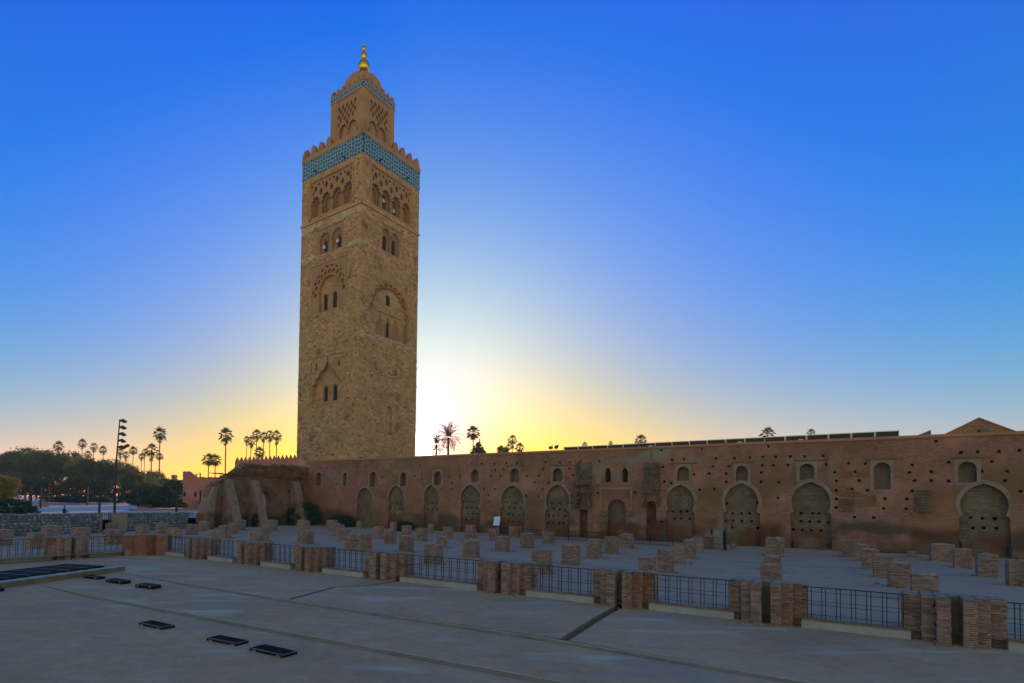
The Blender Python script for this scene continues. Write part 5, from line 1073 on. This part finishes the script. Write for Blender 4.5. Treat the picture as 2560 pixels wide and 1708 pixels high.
for px, cy, w_, lb_, hz in ((1121,1094,66,'feathery date palm silhouetted just right of the sun',140), (1091,1111,58,'second date palm with drooping fronds glowing beside the sun',150)):
    top_ = aty(px, cy, hz); me, tip = trunk_mesh(top_.z-1.5, .32, .26, .1, 5); t = thing('date_palm', lb_, 'palm tree', (top_.x-tip.x, top_.y-tip.y, 1.5)); inst('trunk', me, t, (0,0,0)); r_ = w_*hz/FOC/5.6; inst('crown', dcm, t, tip, (0,0,px), (r_,)*3)
def leaf_cloud(seed, blobs, n, ls, m):
    random.seed(seed); q = MB(); tot = sum(b[3]*b[4]*b[5] for b in blobs)
    for (x, y, z, a, b, c) in blobs:
        k = int(n*a*b*c/tot)
        sub = [(Vector((random.gauss(0,1), random.gauss(0,1), random.gauss(0,1))).normalized()*U(.55,1)**.5, U(.16,.34)) for _ in range(max(8, k//40))]
        for i in range(k):
            sc, sr = sub[int(rnd()*len(sub))]; v = sc+Vector((random.gauss(0,1), random.gauss(0,1), random.gauss(0,1)))*sr*.5; p = Vector((x+v.x*a, y+v.y*b, z+v.z*c)); s_ = ls*U(.6,1.3)
            u_ = Vector((U(-1,1), U(-1,1), U(-.7,.7))).normalized(); w_ = u_.cross(Vector((U(-1,1), U(-1,1), U(-1,1)))).normalized(); tn = max(0, min(1, .5+.25*noise.noise(p*.5)*2+U(-.2,.2)))
            q.mesh([p-u_*s_, p+w_*s_*.55, p+u_*s_, p-w_*s_*.55], [(0,1,2,3)], tn)
    ob = q.build('crown', m); me = ob.data; bpy.data.objects.remove(ob); return me
def tree_mesh(seed):
    random.seed(seed); bl = [(0,0,0,1,1,.8)]
    for i in range(7): a = i*.9+U(0,.6); r_ = U(.5,.85); bl.append((math.cos(a)*r_, math.sin(a)*r_, U(-.45,.45), U(.35,.6), U(.35,.6), U(.3,.5)))
    return leaf_cloud(seed, bl, 9000, .055, M['leaf'])
TM = [tree_mesh(s) for s in (1,2,3,4)]
def trunk_branched(seed):
    random.seed(seed); q = MB(); q.tube([(0,0,0),(.02,.01,.35),(.0,.03,.75),(.04,0,1.05)], [.045,.035,.03,.015], 8)
    for i in range(7): a = i*1.1+U(0,.5); z = U(.35,.7); q.tube([(.01,.01,z),(math.cos(a)*.2,math.sin(a)*.2,z+.18),(math.cos(a)*.42,math.sin(a)*.42,z+.36)], [.018,.012,.005], 6)
    ob = q.build('trunk', M['bark']); me = ob.data; bpy.data.objects.remove(ob); return me
TB = [trunk_branched(9), trunk_branched(10)]
random.seed(71)
def tree(px, topy, w_px, D, label, base=1.8, asp=1.0, mesh=None, grp='broadleaf trees beyond the plaza', name='tree'):
    top_ = aty(px, topy, D); H_ = top_.z-base; w_ = w_px*D/FOC/2; t = thing(name, label, 'tree', (top_.x, D, base), grp); ch = min(H_*.46, w_*1.05*asp)
    inst('trunk', TB[int(rnd()*2)], t, (0,0,0), (0,0,U(0,6)), (w_*1.1, w_*1.1, H_*.72)); inst('crown', mesh or TM[int(rnd()*4)], t, (0,0,H_-ch), (0,0,U(0,6.28)), (w_, w_, ch*.98))
tl = ['at the far left edge', 'second from the left edge', 'third from the left edge', 'broad and dark at the left of the mass', 'rounded, fifth from the left edge', 'sixth from the left edge below the palm crown', 'seventh from the left, with gaps of sky', 'eighth from the left, below the tall skirted palms', 'ninth from the left, below the tall skirted palms', 'left of the floodlight mast', 'directly behind the floodlight mast', 'right of the floodlight mast', 'small, left of the tallest palm', 'last at the right end of the mass']
for i, (px, ty, w_, D) in enumerate(((8,1140,60,170),(35,1122,70,190),(68,1114,86,200),(95,1118,90,185),(118,1120,80,210),(150,1128,78,190),(182,1124,70,200),(205,1136,72,180),(240,1146,84,205),(272,1140,70,190),(302,1148,70,200),(330,1162,62,190),(360,1180,60,200),(388,1172,50,215))):
    tree(px, ty, w_, D, 'hazy green broadleaf tree '+tl[i])
for i, (px, ty, w_, D, c_) in enumerate(((30,1170,90,165,0),(120,1175,100,168,0),(215,1180,100,170,0),(300,1190,90,172,0),(370,1200,70,172,0))):
    tree(px, ty, w_, D, ('leftmost','second','third','fourth','rightmost')[i]+' lower tree from the left in the front rank of the mass')
ym = leaf_cloud(77, [(0,0,0,1,1,.9),(.3,.2,.3,.6,.6,.5),(-.4,0,-.2,.5,.6,.5)], 7000, .06, M['leafy'])
tree(12, 1186, 66, 92, 'small yellow green tree glowing at the left edge behind the lamp', base=1.5, mesh=ym, grp='small trees')
tree(397, 1213, 38, 150, 'yellow green bushy tree above the dark hedge', base=1.9, mesh=ym, grp='small trees')
bushm = leaf_cloud(78, [(0,0,0,1,1,.9),(.6,.1,.0,.6,.6,.7),(-.6,0,-.1,.6,.6,.6)], 7000, .055, M['hedge'])
cony = leaf_cloud(79, [(0,0,-.4,.9,.9,.5),(.0,.0,.1,.6,.6,.5),(0,0,.55,.3,.3,.45)], 5000, .07, M['leaf'])
tree(1196, 1096, 40, 150, 'conical bushy tree right of the tall shaggy palm', base=1.5, mesh=cony, asp=1.3, grp='small trees'); tree(1256, 1112, 26, 160, 'round bushy treetop at the left of the clump over the wall', base=1.5, grp='small trees')
def bush(px, by, wp, hp, D, label, m=bushm, name='bush', z0=None):
    p = aty(px, by, D); w_ = wp*D/FOC/2; h_ = hp*D/FOC/2; zb = z0 if z0 is not None else p.z; o = bpy.data.objects.new(name, m); COL.objects.link(o); o.location = (p.x, D, zb+h_*.8); o.scale = (w_, w_*.6, h_*1.15); o.rotation_euler = (0, 0, U(0, .5)); tag(o, label, 'bush', 'bushes and hedges')
bush(28,1284,92,46,66,'large dark juniper bush behind the rubble wall at the left edge',z0=1.5); bush(66,1284,52,26,64,'right end of the dark juniper bush at the foot of the first lamp',z0=1.5)
bush(345,1262,52,34,140,'dark hedge mound left of the yellow green bushy tree'); bush(385,1264,70,52,138,'dark rounded bush below the yellow green bushy tree'); bush(430,1266,70,72,132,'tall dark bush against the left end of the pink wall'); bush(410,1262,50,42,136,'dark bush filling the gap before the tall one'); bush(322,1222,34,40,160,'pale green round bush behind the lamp post row')
for i, (a, b, lb_) in enumerate(((118,232,'left'),(150,215,'middle'),(232,322,'right'))): bush((a+b)/2, 1255, b-a, 16, 150+i*3, lb_+' low clipped hedge across the far side of the plaza')
sh = [(365,1266,44,14,118,'low planted shrub at the left end of the kerbed planter'),(382,1267,52,20,117,'bushy shrub in the middle of the kerbed planter'),(415,1268,40,16,116,'small shrub right of the middle in the kerbed planter'),(448,1268,34,14,115,'last shrub at the right end of the kerbed planter')]
for s_ in sh: bush(*s_)
bush(757,1308,78,62,82,'dark bush at the foot of the ruin beside the right buttress',z0=.25); bush(520,1318,26,40,69,'dark leafy growth at the left foot of the ruin',z0=.25); bush(640,1312,24,34,75,'dark growth between the left and middle buttresses',z0=.25); bush(850,1304,70,32,78.3,'dark scrub in the corner where ruin and hall wall meet',z0=.25); bush(1010,1308,60,26,69.5,'dark scrub at the hall wall foot under the sun',z0=.25)
# ================================================================== PLAZA THINGS
def plz(y): return PLAZA if y < 90 else PLAZA+(y-90)*1.1/130
def onp(px, py):          # point on the plaza seen at a pixel
    y = 80
    for _ in range(60):
        r = ray(px, py); t = (plz(y)-CAMH)/r.z; y = .5*y+.5*r.y*t
    r = ray(px, py); t = (plz(y)-CAMH)/r.z; return Vector((r.x*t, r.y*t, plz(y)))
def lantern_lamp(px, by, ty, lamps, label, thick=.13):
    b = onp(px, by); d = b.y; h = (by-ty)*d/FOC; t = thing('street_lamp', label, 'street lamp', tuple(b), 'black street lamps on the plaza'); q = MB(); q.box(b-Vector((thick,thick,0)), Vector((2*thick,0,0)), Vector((0,2*thick,0)), UP*h); q.build('post', M['iron'], t)
    for lx in lamps:
        dx = (lx-px)*d/FOC; e = b+Vector((dx,0,h-.12)); q = MB(); q.tube([b+UP*(h-.28), e+UP*.02], .035, 6); q.tube([b+UP*(h-.9), b+Vector((dx*.6,0,h-.3))], .022, 6); q.build('arm', M['iron'], t)
        q = MB(); q.lathe(e, [(.03,0),(.05,-.18),(.10,-.24),(.28,-.55),(.30,-.62)], 12); ln = q.build('lantern_hood', M['iron'], t)
        q = MB(); q.lathe(e, [(.24,-.62),(.20,-.95),(.06,-1.02),(.01,-1.05)], 12); q.build('lantern_glass', M['glass'], ln)
for a in ((75,1279,1217,(46,),'thick black lamp post with a lantern hanging at its left, far left',.17),(101,1271,1216,(108,118),'dark lamp post just right of the thick leftmost one',.11),(116,1252,1216,(),'thin distant lamp post right of the first two lamps',.1),(218,1264,1217,(),'slim lamp post with a small head left of the double lantern',.12),(248,1283,1218,(233,267),'black lamp post with two hanging lanterns left of the floodlight mast',.12),
          (345,1270,1222,(),'plain black lamp post right of the floodlight mast',.11),(441,1279.5,1225,(460,),'black lamp post in front of the pink wall edge with right lantern',.15),(500,1280,1226,(487,515),'black double lantern lamp post before the pink wall near the ruin',.11)): lantern_lamp(*a)
mb = onp(286, 1283); mh = (1283-1048)*mb.y/FOC; t = thing('floodlight_mast', 'tall floodlight mast with five lamp heads on its right side', 'floodlight mast', tuple(mb)); q = MB(); q.tube([mb, mb+UP*mh*.5, mb+Vector((.35,0,mh))], [.17,.12,.08], 12); q.build('mast', M['iron'], t)
for i in range(5):
    z = mh-.25-i*1.02*mh/13.7*.95; c = mb+Vector((.35*(z/mh),0,z)); q = MB(); q.box(c+Vector((.05,-.2,-.1)), Vector((.45,0,.10)), Vector((0,.4,0)), UP*.28); q.mesh([c+Vector(p) for p in ((.5,-.28,-.25),(.5,.28,-.25),(.5,.28,.34),(.5,-.28,.34),(1.0,-.1,-.2),(1.0,.1,-.2),(1.05,.1,.0),(1.05,-.1,.0))], [(0,1,2,3),(4,5,6,7),(0,1,5,4),(1,2,6,5),(2,3,7,6),(3,0,4,7)]); q.build('lamp_head', M['iron'], t)
q = MB(); c = mb+Vector((.3,0,mh-4.2)); q.box(c+Vector((.9,-.2,.0)), Vector((.7,0,.35)), Vector((0,.4,0)), Vector((-.2,0,.3))); q.build('lamp_head', M['iron'], t)
for px, by, ty, lb_ in ((168,1250,1172,'thin dark flagpole rising among the trees behind the van'), (389,1240,1190,'short dark pole beside the tallest palm trunk'), (254,1232,1192,'thin light pole above the double lantern')):
    b = onp(px, max(by, 1252)); t = thing('pole', lb_, 'pole', tuple(b), 'thin poles'); q = MB(); h = (max(by,1252)-ty)*b.y/FOC; q.tube([b, b+UP*h], [.12,.08], 8); q.build('shaft', M['iron'], t); q = MB(); q.tube([b+UP*h, b+UP*(h+.1)], [.14,.05], 8); q.build('tip', M['steel'], t)
# planters
def planter(px0, px1, py, hp, dep, label):
    a, b = onp(px0, py), onp(px1, py); d = b-a; d.z = 0; ln = d.length; d.normalize(); n_ = Vector((-d.y, d.x, 0)); h = hp*a.y/FOC; t = thing('planter', label, 'planter', tuple(a), 'raised planters on the plaza'); k = max(3, int(ln/2.2))
    for i in range(k):
        q = MB(); q.box(a+d*(ln*i/k+.02), d*(ln/k-.04), n_*.4, UP*(h+U(-.02,.02)), rnd()); q.build('kerb_stone', M['coping'], t)
    q = MB(); q.box(a+n_*.42, d*ln, n_*dep, UP*h*.7); q.build('soil', M['earth'], t)
planter(332, 497, 1277, 5, 4, 'long kerbed planter with shrubs in front of the pink wall'); planter(112, 236, 1262, 4, 3, 'low kerbed planter beyond the seated man'); planter(64, 122, 1268, 5, 2.5, 'short kerb block right of the first lamp posts')
for px, py, lb_ in ((363,1276,'dark wire bench beside the kerbed planter'),(106,1263,'dark bench under the second lamp post'),(455,1274,'wooden bench against the planter below the pink wall')):
    b = onp(px, py); t = thing('bench', lb_, 'bench', tuple(b), 'benches on the plaza'); q = MB()
    for y in (-.22,-.07,.08): q.box(b+Vector((-1,y,.45)), Vector((2,0,0)), Vector((0,.12,0)), UP*.04)
    q.build('seat', M['wood'], t); q = MB()
    for z in (.62,.78,.93): q.box(b+Vector((-1,.26,z)), Vector((2,0,0)), Vector((0,.04,0)), UP*.1)
    q.build('backrest', M['wood'], t)
    for x in (-.85,.82): q = MB(); q.box(b+Vector((x,-.22,0)), Vector((.05,0,0)), Vector((0,.05,0)), UP*.45); q.box(b+Vector((x,.24,0)), Vector((.05,0,0)), Vector((0,.05,0)), UP*1.0); q.box(b+Vector((x,-.22,.42)), Vector((.05,0,0)), Vector((0,.5,0)), UP*.04); q.build('leg', M['iron'], t)
for px, lb_ in ((81,'left one of two white boards leaning beyond the first lamps'),(91,'right one of two white boards leaning beyond the first lamps')):
    b = onp(px, 1258); t = thing('white_board', lb_, 'board', tuple(b), 'white leaning boards'); s_ = b.y/FOC; q = MB(); q.mesh([b+Vector(p)*s_ for p in ((-4,0,4),(2,0,4),(4,6,12),(-1,6,12),(-4,1,4),(2,1,4),(4,7,12),(-1,7,12))], [(0,1,2,3),(4,5,6,7),(0,1,5,4),(1,2,6,5),(2,3,7,6),(3,0,4,7)]); q.build('sheet', M['white'], t); q = MB(); q.box(b+Vector((-2,3,0))*s_, Vector((4,0,0))*s_, Vector((0,1,0))*s_, UP*6*s_); q.build('stand', M['steel'], t)
# delivery van and a dark car beyond the hedge
vb = onp(154, 1254); t = thing('delivery_van', 'boxy beige delivery van parked beyond the planter, catching the sun', 'van', tuple(vb)); s_ = vb.y/FOC*38/5.6
def vx(*p): return vb+Vector(p)*s_
q = MB(); q.prism([(-2.8,.45),(2.7,.45),(2.7,2.35),(-.8,2.4),(-1.5,2.25),(-2.0,1.35),(-2.75,1.15)], lambda x, z, d: vx(x, d, z), 0, 2.0); q.build('body', M['van'], t)
q = MB(); q.prism([(-1.85,1.4),(-1.42,2.15),(-.9,2.15),(-.9,1.4)], lambda x, z, d: vx(x, d, z), -.01, .0); q.build('side_window', M['glass'], t)
q = MB(); q.mesh([vx(-2.02,.15,1.4),vx(-2.02,1.85,1.4),vx(-1.53,1.8,2.2),vx(-1.53,.2,2.2)], [(0,1,2,3)]); q.build('windscreen', M['glass'], t)
q = MB(); q.prism([(-.6,.7),(.9,.7),(.9,2.1),(-.6,2.1)], lambda x, z, d: vx(x, d, z), -.015, 0); q.build('side_door', M['van'], t)
for x in (-1.9, 1.8):
    for y in (.0, 1.8): q = MB(); q.tube([vx(x, y-.02, .38), vx(x, y+.22, .38)], .38*s_, 16); wh = q.build('wheel', M['rubber'], t); q = MB(); q.tube([vx(x, y-.03, .38), vx(x, y-.01, .38)], .2*s_, 12); q.build('rim', M['steel'], wh)
for y in (.25, 1.6): q = MB(); q.box(vx(-2.78, y, .85), Vector((.05,0,0)), Vector((0,.25*s_,0)), UP*.15*s_); q.build('headlight', M['white'], t)
vb = onp(258, 1256); s_ = vb.y/FOC*16/4.2; t = thing('parked_car', 'dark car parked behind the hedge beside the double lantern', 'car', tuple(vb))
q = MB(); q.prism([(-2,.3),(2,.3),(2.05,.75),(1.3,.9),(.8,1.4),(-.9,1.42),(-1.5,.95),(-2.1,.85)], lambda x, z, d: vx(x, d, z), 0, 1.7); q.build('body', M['iron'], t); q = MB(); q.prism([(.7,1.3),(1.15,.92),(-1.3,.95),(-.85,1.32)], lambda x, z, d: vx(x, d, z), -.01, 0); q.build('window', M['glass'], t)
for x in (-1.3, 1.3): q = MB(); q.tube([vx(x, -.02, .32), vx(x, .2, .32)], .32*s_, 14); q.build('wheel', M['rubber'], t)
# people
def skin_mesh(name, nodes, links_, m):
    me = bpy.data.meshes.new(name); me.from_pydata([n_[0] for n_ in nodes], links_, []); o = bpy.data.objects.new(name, me); COL.objects.link(o)
    md = o.modifiers.new('s', 'SKIN'); me.skin_vertices[0].data
    for i, n_ in enumerate(nodes): me.skin_vertices[0].data[i].radius = (n_[1], n_[1]*(.75 if len(n_) < 3 else n_[2]))
    me.skin_vertices[0].data[0].use_root = True
    o.modifiers.new('b', 'SUBSURF').levels = 1
    dg = bpy.context.evaluated_depsgraph_get(); ev = o.evaluated_get(dg); r = bpy.data.meshes.new_from_object(ev); r.materials.clear(); r.materials.append(m); r.name = name; bpy.data.objects.remove(o); r.shade_smooth(); return r
def person(loc, H_, rz, pose, label, top_m, leg_m, robe=False):
    t = thing('person', label, 'person', tuple(loc), 'people on the plaza'); k = H_/1.75
    st = pose in ('stand', 'walk'); f = .22 if pose == 'walk' else .05; lean = .12 if pose == 'ride' else 0
    hip = .92 if st else .5; sw = lean*2
    pel = (0,0,hip); ch = (0,-sw,hip+.42); nk = (0,-sw*1.2,hip+.56); hd = (0,-sw*1.3-.02,hip+.72)
    def leg(sx, ff):
        if st: return [((sx*.10,0,hip-.03),.095),((sx*.11,-ff*.5,hip*.52),.065),((sx*.11,-ff,.09),.045),((sx*.11,-ff-.14,.03),.04)]
        return [((sx*.11,-.05,hip),.095),((sx*.12,-.45,hip+.02),.07),((sx*.12,-.48,.1),.05),((sx*.12,-.62,.03),.04)]
    def arm(sx, ff):
        if pose == 'ride' or not st: return [((sx*.20,-sw,hip+.5),.055),((sx*.27,-sw-.12,hip+.25),.045),((sx*.2,-sw-.38,hip+.2),.035),((sx*.18,-sw-.46,hip+.2),.03)]
        return [((sx*.21,-sw,hip+.5),.055),((sx*.26,ff*.4,hip+.22),.045),((sx*.26,-ff*.5,hip-.04),.034),((sx*.25,-ff*.6,hip-.13),.03)]
    nodes = [(pel,.15),(ch,.17),(nk,.06),(hd,.10,1.1),((hd[0],hd[1],hd[2]+.08),.085,1.1)]; lk = [(0,1),(1,2),(2,3),(3,4)]
    for sx, ff in ((-1,f),(1,-f)):
        for fn, r0 in ((leg, 0), (arm, 1)):
            b = len(nodes); L_ = fn(sx, ff); nodes += L_; lk += [(r0, b)]+[(b+i, b+i+1) for i in range(len(L_)-1)]
    me = skin_mesh('body', nodes, lk, M['skin']); inst('body', me, t, (0,0,0), (0,0,rz), (k,)*3)
    nodes = [(pel,.175),(ch,.195),((ch[0],ch[1],ch[2]+.1),.13)]; lk = [(0,1),(1,2)]
    for sx, ff in ((-1,f),(1,-f)): b = len(nodes); L_ = [(p[0], p[1]+.018) for p in arm(sx, ff)[:3]]; nodes += L_; lk += [(1,b),(b,b+1),(b+1,b+2)]
    inst('shirt' if not robe else 'robe', skin_mesh('shirt', nodes, lk, top_m), t, (0,0,0), (0,0,rz), (k,)*3)
    if robe: q = MB(); q.lathe((0,0,0), [(.26,.08),(.24,.4),(.2,.9),(.17,1.1)], 16); ob = q.build('robe_skirt', top_m, t, off=Vector((0,0,0))); ob.scale = (k,k,k)
    nodes = [(pel,.165)]; lk = []
    for sx, ff in ((-1,f),(1,-f)): b = len(nodes); L_ = [(p[0], p[1]+.016) for p in leg(sx, ff)[:3]]; nodes += L_; lk += [(0,b),(b,b+1),(b+1,b+2)]
    inst('trousers', skin_mesh('trousers', nodes, lk, leg_m), t, (0,0,0), (0,0,rz), (k,)*3)
    q = MB(); q.lathe((0,0,0), [(.098,-.02),(.105,.04),(.09,.10),(.05,.14),(.005,.15)], 12); ob = q.build('hair', M['iron'], t, off=Vector((0,0,0))); ob.location = Vector((hd[0]*math.cos(rz)-hd[1]*math.sin(rz), hd[0]*math.sin(rz)+hd[1]*math.cos(rz), hd[2]+.02))*k; ob.scale = (k,k,k)
    return t
ps_ = Zf(aty(160, 1290, 63), PLAZA); person(ps_, 1.62, R_(90), 'sit', 'man in dark clothes and cap sitting behind the rubble wall', M['cloth_dark'], M['cloth_dark'])
t = thing('stone_seat', 'low stone block under the sitting man behind the rubble wall', 'seat', tuple(ps_)); q = MB(); q.box(ps_+Vector((-.3,-.25,0)), Vector((.5,0,0)), Vector((0,.5,0)), UP*.36); q.build('block', M['cap'], t)
person(onp(291, 1261), 1.75, R_(200), 'walk', 'person in a bright yellow jacket walking on the plaza', M['cloth_yel'], M['cloth_dark'])
person(onp(331, 1255), 1.75, R_(20), 'stand', 'person in a long white robe standing before the hedge', M['cloth_wht'], M['cloth_wht'], True)
person(onp(418, 1268), 1.8, R_(0), 'stand', 'person with dark top and pale trousers in the kerbed planter', M['cloth_dark'], M['cloth_grn'])
person(onp(172, 1257), 1.6, R_(0), 'stand', 'person in a light blue shirt near the van', M['cloth_blu'], M['cloth_dark'])
person(onp(464, 1271), 1.6, R_(60), 'sit', 'person in dark clothes sitting on the planter edge before the pink wall', M['cloth_dark'], M['cloth_dark'])
cb = onp(355, 1264); person(cb+UP*.35, 1.7, R_(180), 'ride', 'cyclist in dark clothes riding away across the plaza', M['cloth_dark'], M['cloth_dark'])
t = thing('bicycle', 'dark bicycle under the cyclist right of the white robed person', 'bicycle', tuple(cb))
for y in (-.55, .55):
    q = MB(); q.tube([cb+Vector((0, y+.33*math.cos(a), .34+.33*math.sin(a))) for a in [i*math.pi/10 for i in range(21)]], .02, 6, cap=False); q.build('wheel', M['rubber'], t)
q = MB(); q.tube([cb+Vector((0,-.55,.34)), cb+Vector((0,.0,.35)), cb+Vector((0,-.15,.82)), cb+Vector((0,-.55,.34))], .018, 6); q.tube([cb+Vector((0,0,.35)), cb+Vector((0,.42,.85)), cb+Vector((0,-.15,.82))], .018, 6); q.tube([cb+Vector((0,.42,.95)), cb+Vector((0,.55,.34))], .018, 6); q.build('frame', M['iron'], t)
q = MB(); q.box(cb+Vector((-.06,-.28,.86)), Vector((.12,0,0)), Vector((0,.22,0)), UP*.05); q.build('saddle', M['rubber'], t); q = MB(); q.tube([cb+Vector((-.28,.42,.98)), cb+Vector((.28,.42,.98))], .015, 6); q.build('handlebar', M['iron'], t)
# ================================================================== FAR WALLS AND BUILDINGS
a0, a1 = aty(587, 1165, 150), aty(760, 1155, 150); zt = aty(587, 1153, 150).z; zt2 = aty(745, 1146, 150).z
t = thing('battlemented_wall', 'high pink rampart with small battlements behind the ruin', 'wall', (a0.x, 150, PLAZA)); q = MB(); X0, X1 = a0.x, a0.x+34
q.mesh([(X0,150,0),(X1,150,0),(X1,150,zt2+1.2),(X0,150,zt),(X0,151.5,0),(X1,151.5,0),(X1,151.5,zt2+1.2),(X0,151.5,zt)], [(0,1,2,3),(4,5,6,7),(3,2,6,7),(0,3,7,4),(1,2,6,5)]); q.build('wall', M['pink'], t)
q = MB(); q.prism([(-.42,0),(.42,0),(.42,.28),(.30,.28),(.30,.52),(.18,.52),(.18,.75),(0,.98),(-.18,.75),(-.18,.52),(-.30,.52),(-.30,.28),(-.42,.28)], lambda x, z, d: Vector((x, d, z)), 0, .6); mo = q.build('merlon', M['merlon']); mme = mo.data; bpy.data.objects.remove(mo)
n = 32
for i in range(n):
    f_ = (i+.5)/n; inst('merlon', mme, t, Vector((X0+(X1-X0)*f_, 150.1, zt+(zt2+1.2-zt)*f_))-t.location)
q = MB(); q.mesh([(X0,149.85,zt-.35),(X1,149.85,zt2+.85),(X1,149.85,zt2+1.0),(X0,149.85,zt-.2),(X0,150,zt-.35),(X1,150,zt2+.85),(X1,150,zt2+1.0),(X0,150,zt-.2)], [(0,1,2,3),(3,2,6,7),(0,1,5,4)]); q.build('moulding', M['pink'], t)
D = 118; pts = [(457,1290),(457,1180),(462,1178),(466,1180),(470,1178),(475,1182),(480,1187),(484,1190),(489,1193),(494,1194),(505,1193.5),(520,1194),(535,1194),(552,1193),(572,1192.5),(600,1192),(600,1290)]
pl_ = [(aty(x, y, D).x, aty(x, y, D).z) for x, y in pts]; pl_[0] = (pl_[0][0], 0); pl_[-1] = (pl_[-1][0], 0)
t = thing('broken_wall', 'pink rampart wall with a broken raised left end behind the lamps', 'wall', (pl_[0][0], D, PLAZA)); q = MB(); q.prism(pl_, lambda x, z, d: Vector((x, D+d, z)), 0, 1.4); q.build('wall', M['pink'], t)
q = MB()
for i in range(40): x = U(pl_[0][0]+2.5, pl_[-1][0]-.5); q.box((x, D-.1, aty(520,1193.5,D).z-.08), (U(.1,.3),0,0), (0,.5,0), UP*U(.08,.2), rnd())
q.build('crumbling_top', M['pink'], t, kind='stuff')
t = thing('rooftop_shelter', 'small open rooftop shelter with a sloping roof above the pink wall', 'shelter', tuple(aty(487,1193,140))); b = aty(487,1195,140); s_ = 140/FOC
q = MB(); q.mesh([b+Vector(p)*s_ for p in ((-11,0,6),(13,0,12),(13,8,12),(-11,8,6),(-11,0,5),(13,0,11),(13,8,11),(-11,8,5))], [(0,1,2,3),(4,5,6,7),(0,1,5,4),(1,2,6,5),(2,3,7,6),(3,0,4,7)]); q.build('roof', M['tile'], t)
for x, h in ((2,9),(12,11)): q = MB(); q.box(b+Vector((x,0,0))*s_, Vector((1,0,0))*s_, Vector((0,6,0))*s_, UP*h*s_); q.build('post', M['tile'], t)
t = thing('far_building', 'long low hazy pink building behind the palm trunks', 'building', tuple(Zf(aty(420,1230,260), 2.6))); a = aty(392,1200,260); b = aty(480,1200,260)
q = MB(); q.mesh([(a.x,260,0),(b.x,260,0),(b.x,260,b.z),(a.x,260,a.z),(a.x,275,0),(b.x,275,0),(b.x,275,b.z),(a.x,275,a.z)], [(0,1,2,3),(4,5,6,7),(3,2,6,7),(0,3,7,4),(1,2,6,5)]); q.build('wall', M['far'], t)
for px in (402,414,428,444): c = aty(px,1215,259.9); q = MB(); q.box(c, Vector((1.2,0,0)), Vector((0,.09,0)), UP*1.5); q.build('window', M['dark'], t)
t = thing('far_tower_block', 'small pink rooftop block on the far horizon left of the wall', 'building', tuple(Zf(aty(433,1200,300), 2.6))); c = aty(428,1197,300); q = MB(); q.box(Zf(c, 2), Vector((9/FOC*300,0,0)), Vector((0,3,0)), UP*(aty(430,1187,300).z-2)); q.build('wall', M['pink'], t); q = MB(); q.box(aty(431,1193,299.9), Vector((1,0,0)), Vector((0,.09,0)), UP*.7); q.build('window', M['dark'], t)
# ================================================================== MORNING HAZE
def haze_box():
    b = MB(); b.box((-430, -40, -2.2), (900, 0, 0), (0, 760, 0), (0, 0, 84)); m = bpy.data.materials.new('haze'); m.use_nodes = True; t = m.node_tree; t.nodes.clear()
    v = t.nodes.new('ShaderNodeVolumePrincipled'); v.inputs['Color'].default_value = (.55, .74, .9, 1); v.inputs['Density'].default_value = .00032; v.inputs['Anisotropy'].default_value = .3
    o = t.nodes.new('ShaderNodeOutputMaterial'); t.links.new(v.outputs[0], o.inputs['Volume']); ob = b.build('haze', m); ob['kind'] = 'stuff'; return ob
haze_box()
